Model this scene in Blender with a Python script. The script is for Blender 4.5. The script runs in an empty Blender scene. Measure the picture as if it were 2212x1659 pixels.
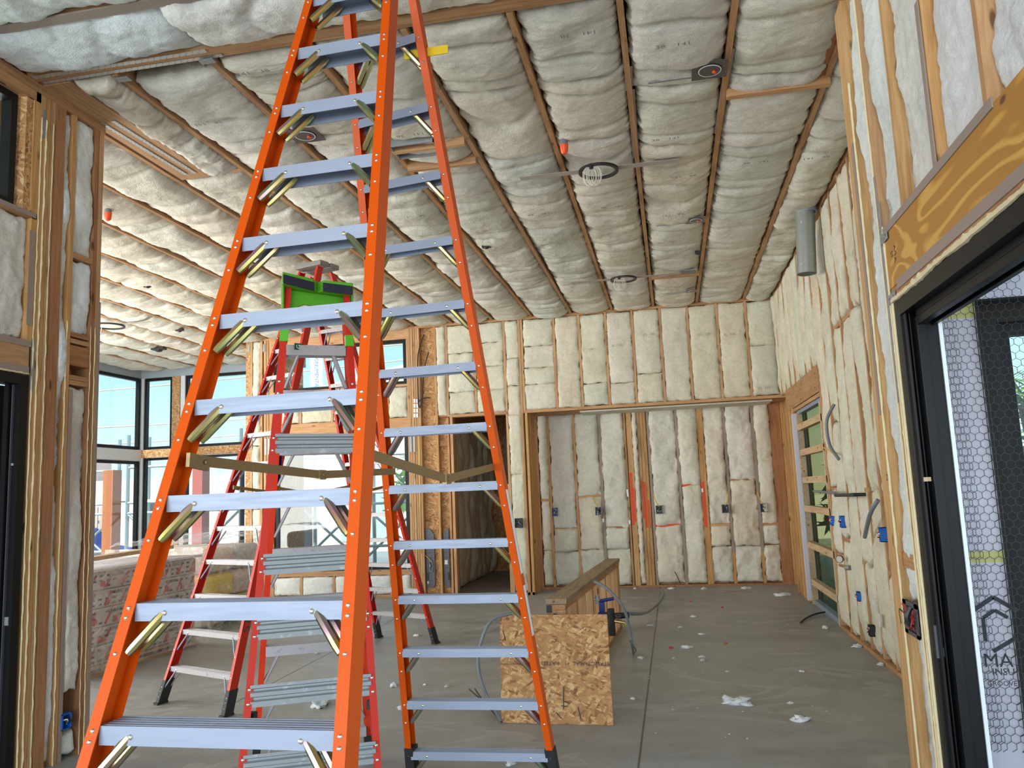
import bpy, bmesh, math, random
from mathutils import Vector, Matrix, noise
random.seed(7)
sc = bpy.context.scene
# ------------------------------------------------------------------ camera
F = 1743.0; H = 1.6; IW, IH = 2212.0, 1659.0
YAW, PIT, ROL = (math.radians(a) for a in (10.88, 7.71, -2.38))
cy, sy, cp, sp, cr, sr = math.cos(YAW), math.sin(YAW), math.cos(PIT), math.sin(PIT), math.cos(ROL), math.sin(ROL)
FW = Vector((-sy*cp, cy*cp, sp)); RT0 = Vector((cy, sy, 0)); UP0 = RT0.cross(FW)
RT = cr*RT0 + sr*UP0; UP = -sr*RT0 + cr*UP0
CAM = Vector((0, 0, H))
cd = bpy.data.cameras.new('camera'); cam = bpy.data.objects.new('camera', cd)
sc.collection.objects.link(cam)
cd.sensor_width = 36; cd.lens = F/IW*36; cd.clip_start = .05; cd.clip_end = 500
mw = Matrix((RT, UP, -FW)).transposed().to_4x4(); mw.translation = CAM
cam.matrix_world = mw
sc.camera = cam
# ------------------------------------------------------------------ sky, sun, daylight
sc.view_settings.view_transform = 'Standard'; sc.view_settings.look = 'None'
sc.view_settings.gamma = 1; sc.view_settings.use_curve_mapping = False
sc.view_settings.exposure = 0.5
W = bpy.data.worlds.new('sky'); sc.world = W; W.use_nodes = True
nt = W.node_tree; nt.nodes.clear()
tc = nt.nodes.new('ShaderNodeTexCoord'); sx = nt.nodes.new('ShaderNodeSeparateXYZ')
rp = nt.nodes.new('ShaderNodeValToRGB'); bg = nt.nodes.new('ShaderNodeBackground'); wo = nt.nodes.new('ShaderNodeOutputWorld')
nt.links.new(tc.outputs['Generated'], sx.inputs[0]); nt.links.new(sx.outputs['Z'], rp.inputs[0])
rp.color_ramp.elements[0].position = 0.0; rp.color_ramp.elements[0].color = (.86, .97, 1, 1)
rp.color_ramp.elements[1].position = .55; rp.color_ramp.elements[1].color = (.22, .50, .92, 1)
e = rp.color_ramp.elements.new(.16); e.color = (.48, .83, .98, 1)
nt.links.new(rp.outputs[0], bg.inputs[0]); bg.inputs[1].default_value = .95
nt.links.new(bg.outputs[0], wo.inputs[0])
def light(name, kind, loc, rot, energy, color=(1, 1, 1), size=None, sizey=None):
    l = bpy.data.lights.new(name, kind); l.energy = energy; l.color = color
    if kind == 'AREA': l.shape = 'RECTANGLE'; l.size = size; l.size_y = sizey
    o = bpy.data.objects.new(name, l); sc.collection.objects.link(o)
    o.location = loc; o.rotation_euler = rot
    return o
s = light('sun', 'SUN', (0, 0, 20), (math.radians(42), 0, math.radians(-38)), 5.0, (1, .96, .88)); s.data.angle = .01
# added area lights: assumed open front behind the viewpoint, fill on the left
light('front_assumed_daylight', 'AREA', (-4.2, -7.5, 2.3), (math.radians(90), 0, 0), 900, (.88, .94, 1), 13, 4.2)  # opening behind the viewpoint is assumed; no glazing is built there
light('left_added_fill', 'AREA', (-10.5, 5.2, 2.3), (0, math.radians(-90), 0), 760, (1, .96, .88), 4.0, 12)  # fill light added out of view to brighten the room; no window along it
light('open_door_daylight', 'AREA', (2.6, .8, 1.3), (0, math.radians(90), 0), 30, (.84, .92, 1), 2.2, 4.5)  # area light added outside the black door to strengthen its daylight
# ------------------------------------------------------------------ survey helpers: photo pixel -> point on a real plane
def ray(px, py): return RT*((px-IW/2)/F) - UP*((py-IH/2)/F) + FW
def onz(px, py, z): d = ray(px, py); return CAM + d*((z-H)/d.z)
def ony(px, py, Y): d = ray(px, py); return CAM + d*(Y/d.y)
def onx(px, py, X): d = ray(px, py); return CAM + d*(X/d.x)
def proj(p): q = Vector(p)-CAM; z = q.dot(FW); return (IW/2+F*q.dot(RT)/z, IH/2-F*q.dot(UP)/z) if z > .01 else (-9e9, -9e9)
# ------------------------------------------------------------------ materials
MT = {}
def mat(name, base=(.5, .5, .5), rough=.6, metal=0, spec=None, **k):
    m = bpy.data.materials.new(name); m.use_nodes = True; b = m.node_tree.nodes['Principled BSDF']
    b.inputs['Base Color'].default_value = (*base, 1); b.inputs['Roughness'].default_value = rough
    b.inputs['Metallic'].default_value = metal
    if spec is not None: b.inputs['Specular IOR Level'].default_value = spec
    MT[name] = m; return m
def nd(m, t, **k):
    n = m.node_tree.nodes.new(t)
    for a, v in k.items():
        if a in n.inputs: n.inputs[a].default_value = v
        else: setattr(n, a, v)
    return n
def lk(m, a, b): m.node_tree.links.new(a, b)
def coords(m, scale=(1, 1, 1), kind='Object', rnd=False):
    t = nd(m, 'ShaderNodeTexCoord'); mp = nd(m, 'ShaderNodeMapping'); mp.inputs['Scale'].default_value = scale
    lk(m, t.outputs[kind], mp.inputs[0])
    if rnd:
        oi = nd(m, 'ShaderNodeObjectInfo'); mu = nd(m, 'ShaderNodeMath', operation='MULTIPLY'); mu.inputs[1].default_value = 37.0
        lk(m, oi.outputs['Random'], mu.inputs[0]); cb = nd(m, 'ShaderNodeCombineXYZ'); 
        for i in range(3): lk(m, mu.outputs[0], cb.inputs[i])
        lk(m, cb.outputs[0], mp.inputs['Location'])
    return mp.outputs[0]
def noi(m, vec, scale, detail=4, rough=.55, dist=0):
    n = nd(m, 'ShaderNodeTexNoise'); n.inputs['Scale'].default_value = scale; n.inputs['Detail'].default_value = detail
    n.inputs['Roughness'].default_value = rough; n.inputs['Distortion'].default_value = dist
    lk(m, vec, n.inputs['Vector']); return n.outputs['Fac']
def ramp(m, fac, stops):
    r = nd(m, 'ShaderNodeValToRGB'); el = r.color_ramp.elements
    while len(el) < len(stops): el.new(.5)
    for e, (p, c) in zip(el, stops): e.position = p; e.color = (*c, 1)
    lk(m, fac, r.inputs[0]); return r.outputs[0]
def mix(m, fac, a, b, mode='MIX'):
    x = nd(m, 'ShaderNodeMix'); x.data_type = 'RGBA'; x.blend_type = mode
    for s_, v in ((x.inputs[0], fac), (x.inputs[6], a), (x.inputs[7], b)):
        if hasattr(v, 'is_linked'): lk(m, v, s_)
        elif isinstance(v, (int, float)): s_.default_value = v
        else: s_.default_value = (*v, 1)
    return x.outputs[2]
def bump(m, fac, strength=.4, dist=.01):
    b = nd(m, 'ShaderNodeBump'); b.inputs['Strength'].default_value = strength; b.inputs['Distance'].default_value = dist
    lk(m, fac, b.inputs['Height']); P = m.node_tree.nodes['Principled BSDF']; lk(m, b.outputs[0], P.inputs['Normal']); return b
def setc(m, c): lk(m, c, m.node_tree.nodes['Principled BSDF'].inputs['Base Color'])

def insulation(name, c0, c1, c2):
    m = mat(name, c1, .95, spec=.1); v = coords(m, rnd=True)
    oi = nd(m, 'ShaderNodeObjectInfo')
    n1 = noi(m, v, 2.2, 6, .6, .4); n2 = noi(m, v, 14, 8, .7, 1.2); n3 = noi(m, v, 90, 4, .7)
    col = ramp(m, n1, [(.3, c0), (.5, c1), (.72, c2)])
    col = mix(m, .35, col, ramp(m, n2, [(.32, tuple(x*.62 for x in c1)), (.62, tuple(min(1, x*1.14) for x in c1))]), 'MIX')
    hue = ramp(m, oi.outputs['Random'], [(0, (1, .97, .9)), (.35, (.97, 1, .95)), (.6, (1, 1, 1)), (.8, (1, .95, .86)), (1, (.93, .98, .97))])
    col = mix(m, 1.0, col, hue, 'MULTIPLY')
    setc(m, col)
    ad = nd(m, 'ShaderNodeMath', operation='MULTIPLY_ADD'); ad.inputs[1].default_value = .6; lk(m, n3, ad.inputs[0]); lk(m, n2, ad.inputs[2])
    bump(m, ad.outputs[0], .8, .016)
    return m
insulation('insulation', (.63, .58, .46), (.76, .72, .60), (.84, .81, .72))
insulation('insulation_ceiling', (.64, .61, .54), (.75, .72, .64), (.84, .82, .75))
insulation('insulation_bright', (.70, .66, .57), (.82, .79, .70), (.88, .86, .80))
insulation('insulation_white_daylit', (.76, .79, .82), (.85, .88, .91), (.91, .94, .96))  # white batts; the cool daylight on them is mixed into the colour
def wood(name, c0, c1, axis=2, knots=True, rough=.7):
    m = mat(name, c0, rough, spec=.25)
    sc_ = [14, 14, 14]; sc_[axis] = .9
    v = coords(m, tuple(sc_), rnd=True)
    n = noi(m, v, 3.0, 5, .6, .8); n2 = noi(m, coords(m, (1, 1, 1), rnd=True), 1.3, 3)
    col = ramp(m, n, [(.28, tuple(x*.62 for x in c0)), (.45, c0), (.62, c1), (.8, tuple(x*.8 for x in c1))])
    col = mix(m, .35, col, ramp(m, n2, [(.3, tuple(x*.75 for x in c0)), (.7, c1)]))
    if knots:
        vo = nd(m, 'ShaderNodeTexVoronoi'); vo.inputs['Scale'].default_value = 1.0
        sk = [9, 9, 9]; sk[axis] = 2.6
        lk(m, coords(m, tuple(sk), rnd=True), vo.inputs['Vector'])
        k = ramp(m, vo.outputs['Distance'], [(.07, (1, 1, 1)), (.13, (0, 0, 0))])
        col = mix(m, k, col, tuple(x*.35 for x in c0))
    oi = nd(m, 'ShaderNodeObjectInfo')
    col = mix(m, 1.0, col, ramp(m, oi.outputs['Random'], [(0, (.86, .80, .74)), (.4, (1, 1, 1)), (.7, (1, .9, .8)), (1, (1.0, .97, .9))]), 'MULTIPLY')
    setc(m, col); bump(m, n, .15, .004); return m
wood('fir', (.50, .29, .145), (.64, .42, .235)); wood('fir_x', (.50, .28, .14), (.64, .41, .225), 0); wood('fir_y', (.43, .24, .12), (.56, .35, .19), 1)
wood('fir_dark', (.36, .17, .08), (.47, .25, .13)); wood('fir_dark_y', (.36, .17, .08), (.47, .25, .13), 1)
wood('fir_gold', (.53, .30, .12), (.68, .44, .21)); wood('fir_grey_y', (.30, .22, .14), (.42, .31, .20), 1)
wood('pale_wood', (.55, .40, .24), (.66, .50, .32), 1); wood('pale_wood_x', (.55, .40, .24), (.66, .50, .32), 0)
def plywood():
    m = mat('laminated_beam', (.6, .35, .1), .5); v = coords(m, (1, .55, 1.6))
    n = noi(m, v, 1.6, 2, .5, .6)
    w = nd(m, 'ShaderNodeMath', operation='MULTIPLY'); w.inputs[1].default_value = 55; lk(m, n, w.inputs[0])
    f = nd(m, 'ShaderNodeMath', operation='SINE'); lk(m, w.outputs[0], f.inputs[0])
    col = ramp(m, f.outputs[0], [(.0, (.46, .22, .035)), (.5, (.62, .33, .06)), (.9, (.68, .40, .09))])
    vo = nd(m, 'ShaderNodeTexVoronoi'); vo.inputs['Scale'].default_value = 3.2; lk(m, coords(m, (1, 1, 2)), vo.inputs['Vector'])
    col = mix(m, ramp(m, vo.outputs['Distance'], [(.08, (1, 1, 1)), (.12, (0, 0, 0))]), col, (.16, .06, .02))
    setc(m, col)
plywood()
def osb(name, dark=1.0):
    m = mat(name, (.6, .4, .2), .75); cols = None
    v0 = coords(m)
    base = (.53*dark, .28*dark, .11*dark); lay = None
    for i, (rot, sc_) in enumerate(((.1, 40), (1.0, 48), (2.5, 44), (1.9, 38), (.4, 52))):
        mp = nd(m, 'ShaderNodeMapping'); mp.inputs['Rotation'].default_value = (0, rot, .2); mp.vector_type = 'TEXTURE'; mp.inputs['Scale'].default_value = (1/(sc_*.14), 1/(sc_*.8), 1/(sc_*.8))
        nw = nd(m, 'ShaderNodeTexNoise'); nw.inputs['Scale'].default_value = 3
        lk(m, v0, mp.inputs[0]); vo = nd(m, 'ShaderNodeTexVoronoi'); vo.inputs['Scale'].default_value = 1.0 + .2*i; vo.inputs['Randomness'].default_value = 1
        lk(m, mp.outputs[0], vo.inputs['Vector'])
        sp_ = nd(m, 'ShaderNodeSeparateColor'); lk(m, vo.outputs['Color'], sp_.inputs[0])
        c = ramp(m, sp_.outputs[0], [(0, (.24*dark, .10*dark, .04*dark)), (.2, (.44*dark, .22*dark, .085*dark)), (.6, base), (.85, (.64*dark, .38*dark, .16*dark)), (1, (.74*dark, .50*dark, .25*dark))])
        if lay is None: lay = c
        else:
            g = nd(m, 'ShaderNodeMath', operation='GREATER_THAN'); g.inputs[1].default_value = .60; lk(m, sp_.outputs[1], g.inputs[0])
            lay = mix(m, g.outputs[0], lay, c)
    setc(m, lay); bump(m, noi(m, v0, 60, 3), .2, .003); return m
osb('osb', .95)
def concrete():
    m = mat('concrete', (.3, .3, .28), .5, spec=.4); v = coords(m)
    a = noi(m, v, .45, 8, .62, .6); b = noi(m, v, 2.6, 6, .65, 1.5); c = noi(m, v, 60, 4, .6)
    col = ramp(m, a, [(.3, (.175, .178, .168)), (.43, (.255, .26, .248)), (.5, (.34, .35, .34)), (.56, (.31, .315, .30)), (.7, (.46, .475, .48))])
    col = mix(m, .4, col, ramp(m, b, [(.3, (.165, .165, .155)), (.5, (.295, .30, .29)), (.7, (.44, .45, .445))]))
    col = mix(m, .12, col, ramp(m, c, [(.3, (.1, .1, .1)), (.7, (.6, .6, .57))]))
    s1 = noi(m, coords(m, (.5, 1, 1)), 1.1, 2, .4, 2.5)
    col = mix(m, ramp(m, s1, [(.60, (0, 0, 0)), (.615, (.5, .5, .5)), (.64, (.25, .25, .25)), (.70, (0, 0, 0))]), col, (.48, .48, .46))
    setc(m, col)
    r = ramp(m, b, [(.3, (.38, .38, .38)), (.7, (.6, .6, .6))]); lk(m, r, m.node_tree.nodes['Principled BSDF'].inputs['Roughness'])
    bump(m, c, .08, .002)
concrete()
def frp(name, c, scratch):
    m = mat(name, c, .45, spec=.28); v = coords(m, (1, 1, 1))
    n = noi(m, v, 9, 6, .7, .5); n2 = noi(m, coords(m, (60, 60, 3)), 1, 3)
    col = mix(m, ramp(m, n, [(.62, (0, 0, 0)), (.70, (scratch,)*3)]), c, tuple(min(1, x*.5+.06) for x in c))
    setc(m, col); bump(m, n2, .06, .002); return m
frp('orange_fibreglass', (.66, .088, .002), .25); frp('red_fibreglass', (.52, .026, .012), .7); frp('bright_red_fibreglass', (.66, .045, .016), .6)
def metal(name, c, rough, spots=None, mt=.85):
    m = mat(name, c, rough, mt); v = coords(m, (3, 40, 40)); n = noi(m, v, 2, 4)
    lk(m, ramp(m, n, [(.3, (rough-.08,)*3), (.7, (rough+.12,)*3)]), m.node_tree.nodes['Principled BSDF'].inputs['Roughness'])
    if spots:
        n2 = noi(m, coords(m), 18, 6, .7); setc(m, mix(m, ramp(m, n2, [(.58, (0, 0, 0)), (.66, (1, 1, 1))]), c, spots))
    return m
metal('aluminium', (.29, .335, .43), .48, mt=.25); metal('worn_aluminium', (.40, .38, .39), .5, (.28, .27, .26), .25)
metal('galvanised', (.30, .32, .33), .45, (.42, .44, .45), .4); metal('dark_steel', (.18, .17, .17), .4)
metal('rivet_steel', (.70, .66, .55), .22); metal('bronze_steel', (.34, .25, .13), .45, (.42, .30, .12))
m = metal('duct_metal', (.36, .38, .36), .4, (.46, .50, .46), .6)
def zinc():
    m = mat('zinc_chromate', (.6, .5, .2), .22, .85); lw = nd(m, 'ShaderNodeLayerWeight'); lw.inputs[0].default_value = .5
    n = noi(m, coords(m), 5, 2)
    ad = nd(m, 'ShaderNodeMath', operation='ADD'); lk(m, lw.outputs['Facing'], ad.inputs[0])
    mu = nd(m, 'ShaderNodeMath', operation='MULTIPLY'); mu.inputs[1].default_value = .7; lk(m, n, mu.inputs[0]); lk(m, mu.outputs[0], ad.inputs[1])
    setc(m, ramp(m, ad.outputs[0], [(.25, (.50, .47, .18)), (.42, (.66, .54, .16)), (.55, (.62, .38, .44)), (.68, (.30, .48, .30)), (.8, (.60, .56, .24)), (.95, (.20, .20, .10))]))
zinc()
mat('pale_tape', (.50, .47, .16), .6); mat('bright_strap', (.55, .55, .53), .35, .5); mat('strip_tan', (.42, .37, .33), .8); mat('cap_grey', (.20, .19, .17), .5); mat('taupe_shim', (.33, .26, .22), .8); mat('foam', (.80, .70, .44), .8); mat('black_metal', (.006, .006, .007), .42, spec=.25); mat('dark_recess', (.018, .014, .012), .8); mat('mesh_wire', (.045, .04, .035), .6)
mat('black_plastic', (.015, .015, .017), .45); mat('black_rubber', (.02, .02, .02), .7); mat('blue_plastic', (.01, .13, .55), .4)
mat('navy_plastic', (.012, .035, .22), .4)
mat('drywall', (.66, .64, .68), .85); mat('white_label', (.85, .86, .86), .5); mat('yellow_label', (.85, .62, .02), .5)
mat('green_plastic', (.10, .42, .02), .45); mat('dark_pad', (.012, .016, .035), .6); mat('grey_conduit', (.16, .18, .205), .45)
mat('orange_cap', (.85, .09, .01), .4); mat('cream_cable', (.72, .68, .56), .5); mat('yellow_cable', (.62, .42, .03), .5)
mat('black_cable', (.02, .02, .02), .45); mat('red_wire', (.6, .03, .03), .4); mat('ink', (.045, .045, .05), .8); mat('ink_soft', (.20, .19, .18), .9)
mat('red_paint', (.75, .07, .012), .6); mat('grey_metal', (.10, .105, .125), .45, .3); mat('brass', (.55, .38, .15), .3, .8)
mat('grey_soffit', (.36, .41, .45), .8); mat('white_frame', (.72, .74, .76), .5); mat('bark', (.28, .17, .10), .8)
mat('sticker_green', (.005, .10, .06), .5); mat('sticker_blue', (.06, .25, .6), .5)
mat('red_print', (.55, .04, .04), .6); mat('tan_paper', (.56, .54, .51), .7); mat('dirt', (.50, .46, .40), .95)
mat('pink_stucco', (.78, .62, .54), .9); mat('white_stucco', (.80, .78, .74), .9); mat('pale_green_panel', (.42, .60, .52), .6)
mat('scaffold_steel', (.34, .42, .42), .5, .5); mat('red_column', (.50, .10, .07), .6); mat('orange_column', (.50, .16, .06), .6)
mat('green_leaf', (.10, .26, .035), .7); mat('grass', (.10, .20, .025), .9); mat('tan_fence', (.62, .52, .42), .8); mat('dark_opening', (.03, .035, .04), .6)
mat('roof_slab', (.20, .17, .14), .9); mat('brick_red', (.40, .13, .08), .8)
def paperwall():
    m = mat('building_paper', (.58, .55, .60), .8); setc(m, ramp(m, noi(m, coords(m), 1.2, 3), [(.3, (.50, .46, .50)), (.7, (.62, .59, .64))]))
paperwall()
def glass(name, tint=(1, 1, 1), refl=.06):
    m = bpy.data.materials.new(name); m.use_nodes = True; n = m.node_tree; n.nodes.clear()
    t = n.nodes.new('ShaderNodeBsdfTransparent'); t.inputs[0].default_value = (*tint, 1)
    g = n.nodes.new('ShaderNodeBsdfGlossy'); g.inputs['Roughness'].default_value = .02
    mx = n.nodes.new('ShaderNodeMixShader'); mx.inputs[0].default_value = refl; o = n.nodes.new('ShaderNodeOutputMaterial')
    n.links.new(t.outputs[0], mx.inputs[1]); n.links.new(g.outputs[0], mx.inputs[2]); n.links.new(mx.outputs[0], o.inputs[0]); MT[name] = m
glass('glass', (.94, .98, .98)); glass('mirror_glass', (.50, .50, .34), .08)
def film():
    m = bpy.data.materials.new('clear_film'); m.use_nodes = True; n = m.node_tree; n.nodes.clear()
    t = n.nodes.new('ShaderNodeBsdfTransparent'); d = n.nodes.new('ShaderNodeBsdfPrincipled'); d.inputs['Base Color'].default_value = (.86, .84, .82, 1); d.inputs['Roughness'].default_value = .15
    v = n.nodes.new('ShaderNodeTexNoise'); v.inputs['Scale'].default_value = 3; v.inputs['Detail'].default_value = 6; v.inputs['Distortion'].default_value = 2
    r = n.nodes.new('ShaderNodeValToRGB'); r.color_ramp.elements[0].color = (.14,)*3+(1,); r.color_ramp.elements[1].color = (.5,)*3+(1,)
    r.color_ramp.elements[0].position = .35; r.color_ramp.elements[1].position = .65
    n.links.new(v.outputs['Fac'], r.inputs[0])
    mx = n.nodes.new('ShaderNodeMixShader'); o = n.nodes.new('ShaderNodeOutputMaterial')
    n.links.new(r.outputs[0], mx.inputs[0]); n.links.new(t.outputs[0], mx.inputs[1]); n.links.new(d.outputs[0], mx.inputs[2]); n.links.new(mx.outputs[0], o.inputs[0]); MT['clear_film'] = m
film()
# ------------------------------------------------------------------ mesh builder
def perp(d, up):
    up = Vector(up); r = d.cross(up)
    if r.length < 1e-5: r = d.cross(Vector((1, 0, 0)))
    r.normalize(); return r, r.cross(d).normalized()
class MB:
    def __init__(s): s.v = []; s.f = []; s.m = []; s.cur = 0
    def add(s, vs, fs):
        b = len(s.v); s.v += [Vector(v) for v in vs]; s.f += [tuple(b+i for i in f) for f in fs]; s.m += [s.cur]*len(fs)
        return s
    def box(s, a, b):
        x0, x1 = sorted((a[0], b[0])); y0, y1 = sorted((a[1], b[1])); z0, z1 = sorted((a[2], b[2]))
        return s.add([(x0,y0,z0),(x1,y0,z0),(x1,y1,z0),(x0,y1,z0),(x0,y0,z1),(x1,y0,z1),(x1,y1,z1),(x0,y1,z1)],
                     [(0,3,2,1),(4,5,6,7),(0,1,5,4),(1,2,6,5),(2,3,7,6),(3,0,4,7)])
    def prism(s, poly, vec):
        n = len(poly); P = [Vector(p) for p in poly]; vec = Vector(vec)
        nrm = Vector((0, 0, 0))
        for i in range(n): nrm += P[i].cross(P[(i+1) % n])
        if nrm.dot(vec) > 0: P.reverse()
        return s.add(P+[p+vec for p in P], [tuple(range(n)), tuple(range(2*n-1, n-1, -1))]+[(i, i+n, (i+1) % n+n, (i+1) % n) for i in range(n)])
    def bar(s, a, b, w, h, up=(0, 0, 1)):
        a = Vector(a); b = Vector(b); d = (b-a).normalized(); r, u = perp(d, up)
        q = [a+r*(i*w/2)+u*(j*h/2) for i, j in ((-1, -1), (1, -1), (1, 1), (-1, 1))]
        return s.prism(q, b-a)
    def tube(s, pts, r, n=8, caps=True):
        pts = [Vector(p) for p in pts]; rings = []; u = None
        rr = r if isinstance(r, (list, tuple)) else [r]*len(pts)
        for i, p in enumerate(pts):
            d = (pts[min(i+1, len(pts)-1)]-pts[max(i-1, 0)]).normalized()
            if u is None: a, u = perp(d, (0, 0, 1))
            a = d.cross(u); 
            if a.length < 1e-6: a, u = perp(d, (1, 0, 0))
            a.normalize(); u = a.cross(d).normalized()
            rings.append([p+a*(rr[i]*math.cos(t))+u*(rr[i]*math.sin(t)) for t in [2*math.pi*k/n for k in range(n)]])
        vs = [v for g in rings for v in g]; fs = []
        for i in range(len(pts)-1):
            for k in range(n): fs.append((i*n+k, i*n+(k+1) % n, (i+1)*n+(k+1) % n, (i+1)*n+k))
        if caps: fs += [tuple(range(n-1, -1, -1)), tuple(range((len(pts)-1)*n, len(pts)*n))]
        return s.add(vs, fs)
    def dome(s, c, nrm, r, h=None, n=10):
        c = Vector(c); nrm = Vector(nrm).normalized(); a, u = perp(nrm, (0, 0, 1)); h = h or r*.55
        vs = []; 
        for k, (q, z) in enumerate(((1, 0), (.85, .5), (.5, .85))):
            vs += [c+nrm*(h*z)+(a*math.cos(2*math.pi*i/n)+u*math.sin(2*math.pi*i/n))*(r*q) for i in range(n)]
        vs.append(c+nrm*h); fs = []
        for k in range(2): fs += [(k*n+i, k*n+(i+1) % n, (k+1)*n+(i+1) % n, (k+1)*n+i) for i in range(n)]
        fs += [(2*n+i, 2*n+(i+1) % n, 3*n) for i in range(n)]
        return s.add(vs, fs)
    def extr(s, prof, a, b, e1, e2):
        """profile [(u,v)] spanned on e1,e2 swept from a to b"""
        a = Vector(a); b = Vector(b); e1 = Vector(e1); e2 = Vector(e2)
        return s.prism([a+e1*u+e2*v for u, v in prof], b-a)
    def ring(s, c, r0, r1, nrm, th, n=32):
        c = Vector(c); nrm = Vector(nrm).normalized(); a, u = perp(nrm, (0, 1, 0)); vs = []
        for k in range(n):
            d = a*math.cos(2*math.pi*k/n)+u*math.sin(2*math.pi*k/n)
            vs += [c+d*r0, c+d*r1, c+d*r1+nrm*th, c+d*r0+nrm*th]
        fs = []
        for k in range(n):
            o, p = k*4, ((k+1) % n)*4
            fs += [(o+j, o+(j+1) % 4, p+(j+1) % 4, p+j) for j in range(4)]
        return s.add(vs, fs)
    def build(s, name, mats, parent=None, smooth=False, bevel=0, offset=None):
        me = bpy.data.meshes.new(name)
        off = parent_world(parent) if parent else (Vector(offset) if offset else Vector((0, 0, 0)))
        me.from_pydata([tuple(v-off) for v in s.v], [], s.f)
        for mm in (mats if isinstance(mats, (list, tuple)) else [mats]): me.materials.append(MT[mm])
        for p, k in zip(me.polygons, s.m): p.material_index = k; p.use_smooth = smooth
        me.update()
        bmx = bmesh.new(); bmx.from_mesh(me); bmesh.ops.recalc_face_normals(bmx, faces=bmx.faces); bmx.to_mesh(me); bmx.free()
        if smooth:
            try: me.set_sharp_from_angle(angle=math.radians(40))
            except Exception: pass
        o = bpy.data.objects.new(name, me); sc.collection.objects.link(o)
        if parent: o.parent = parent
        elif offset: o.location = off
        if bevel:
            bv = o.modifiers.new('bevel', 'BEVEL'); bv.width = bevel; bv.segments = 2; bv.limit_method = 'ANGLE'
        return o
def parent_world(p):
    o = Vector((0, 0, 0))
    while p: o += p.location; p = p.parent
    return o
def tag(o, label, cat, group=None, kind=None):
    if label: o['label'] = label
    if cat: o['category'] = cat
    if group: o['group'] = group
    if kind: o['kind'] = kind
    return o
def thing(name, label, cat, loc=(0, 0, 0), group=None, kind=None):
    o = bpy.data.objects.new(name, None); o.empty_display_size = .1; sc.collection.objects.link(o); o.location = loc
    return tag(o, label, cat, group, kind)
TEXTS = []
def struct(o): o['kind'] = 'structure'; return o
def box(name, a, b, m, parent=None, **k): return MB().box(a, b).build(name, m, parent, **k)
def text(name, s, o, xd, yd, size, m, parent, ext=.0004, mirror=False, align='CENTER', sx=1.0):
    if ' ' in s.strip():
        ws = s.split(); cw = .66*size*sx; tot = sum(len(w) for w in ws)+.9*(len(ws)-1); x = -tot/2; out = None
        for w in ws:
            out = text(name, w, Vector(o)+Vector(xd).normalized()*((x+len(w)/2)*cw*(-1 if mirror else 1)), xd, yd, size, m, parent, ext, mirror, align, sx); x += len(w)+.9
            TEXTS.append(out)
        return out
    c = bpy.data.curves.new(name, 'FONT'); c.body = s; c.size = 1; c.extrude = 0; c.align_x = align; c.align_y = 'CENTER'; c.resolution_u = 2
    t = bpy.data.objects.new('tmp', c); sc.collection.objects.link(t)
    dg = bpy.context.evaluated_depsgraph_get(); me = bpy.data.meshes.new_from_object(t.evaluated_get(dg)); bpy.data.objects.remove(t); bpy.data.curves.remove(c)
    xd = Vector(xd).normalized(); yd = Vector(yd).normalized(); off = parent_world(parent) if parent else Vector((0, 0, 0)); o = Vector(o)
    zd = xd.cross(yd)
    for v in me.vertices:
        x = -v.co.x if mirror else v.co.x
        v.co = o+xd*(x*size*sx)+yd*(v.co.y*size)-off
    me.materials.clear(); me.materials.append(MT[m]); me.name = name
    ob = bpy.data.objects.new(name, me); sc.collection.objects.link(ob)
    if parent: ob.parent = parent
    return ob
ORD = ['first','second','third','fourth','fifth','sixth','seventh','eighth','ninth','tenth','eleventh','twelfth','thirteenth','fourteenth','fifteenth','sixteenth','seventeenth','eighteenth','nineteenth','twentieth','twenty-first','twenty-second','twenty-third','twenty-fourth','twenty-fifth']
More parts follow.
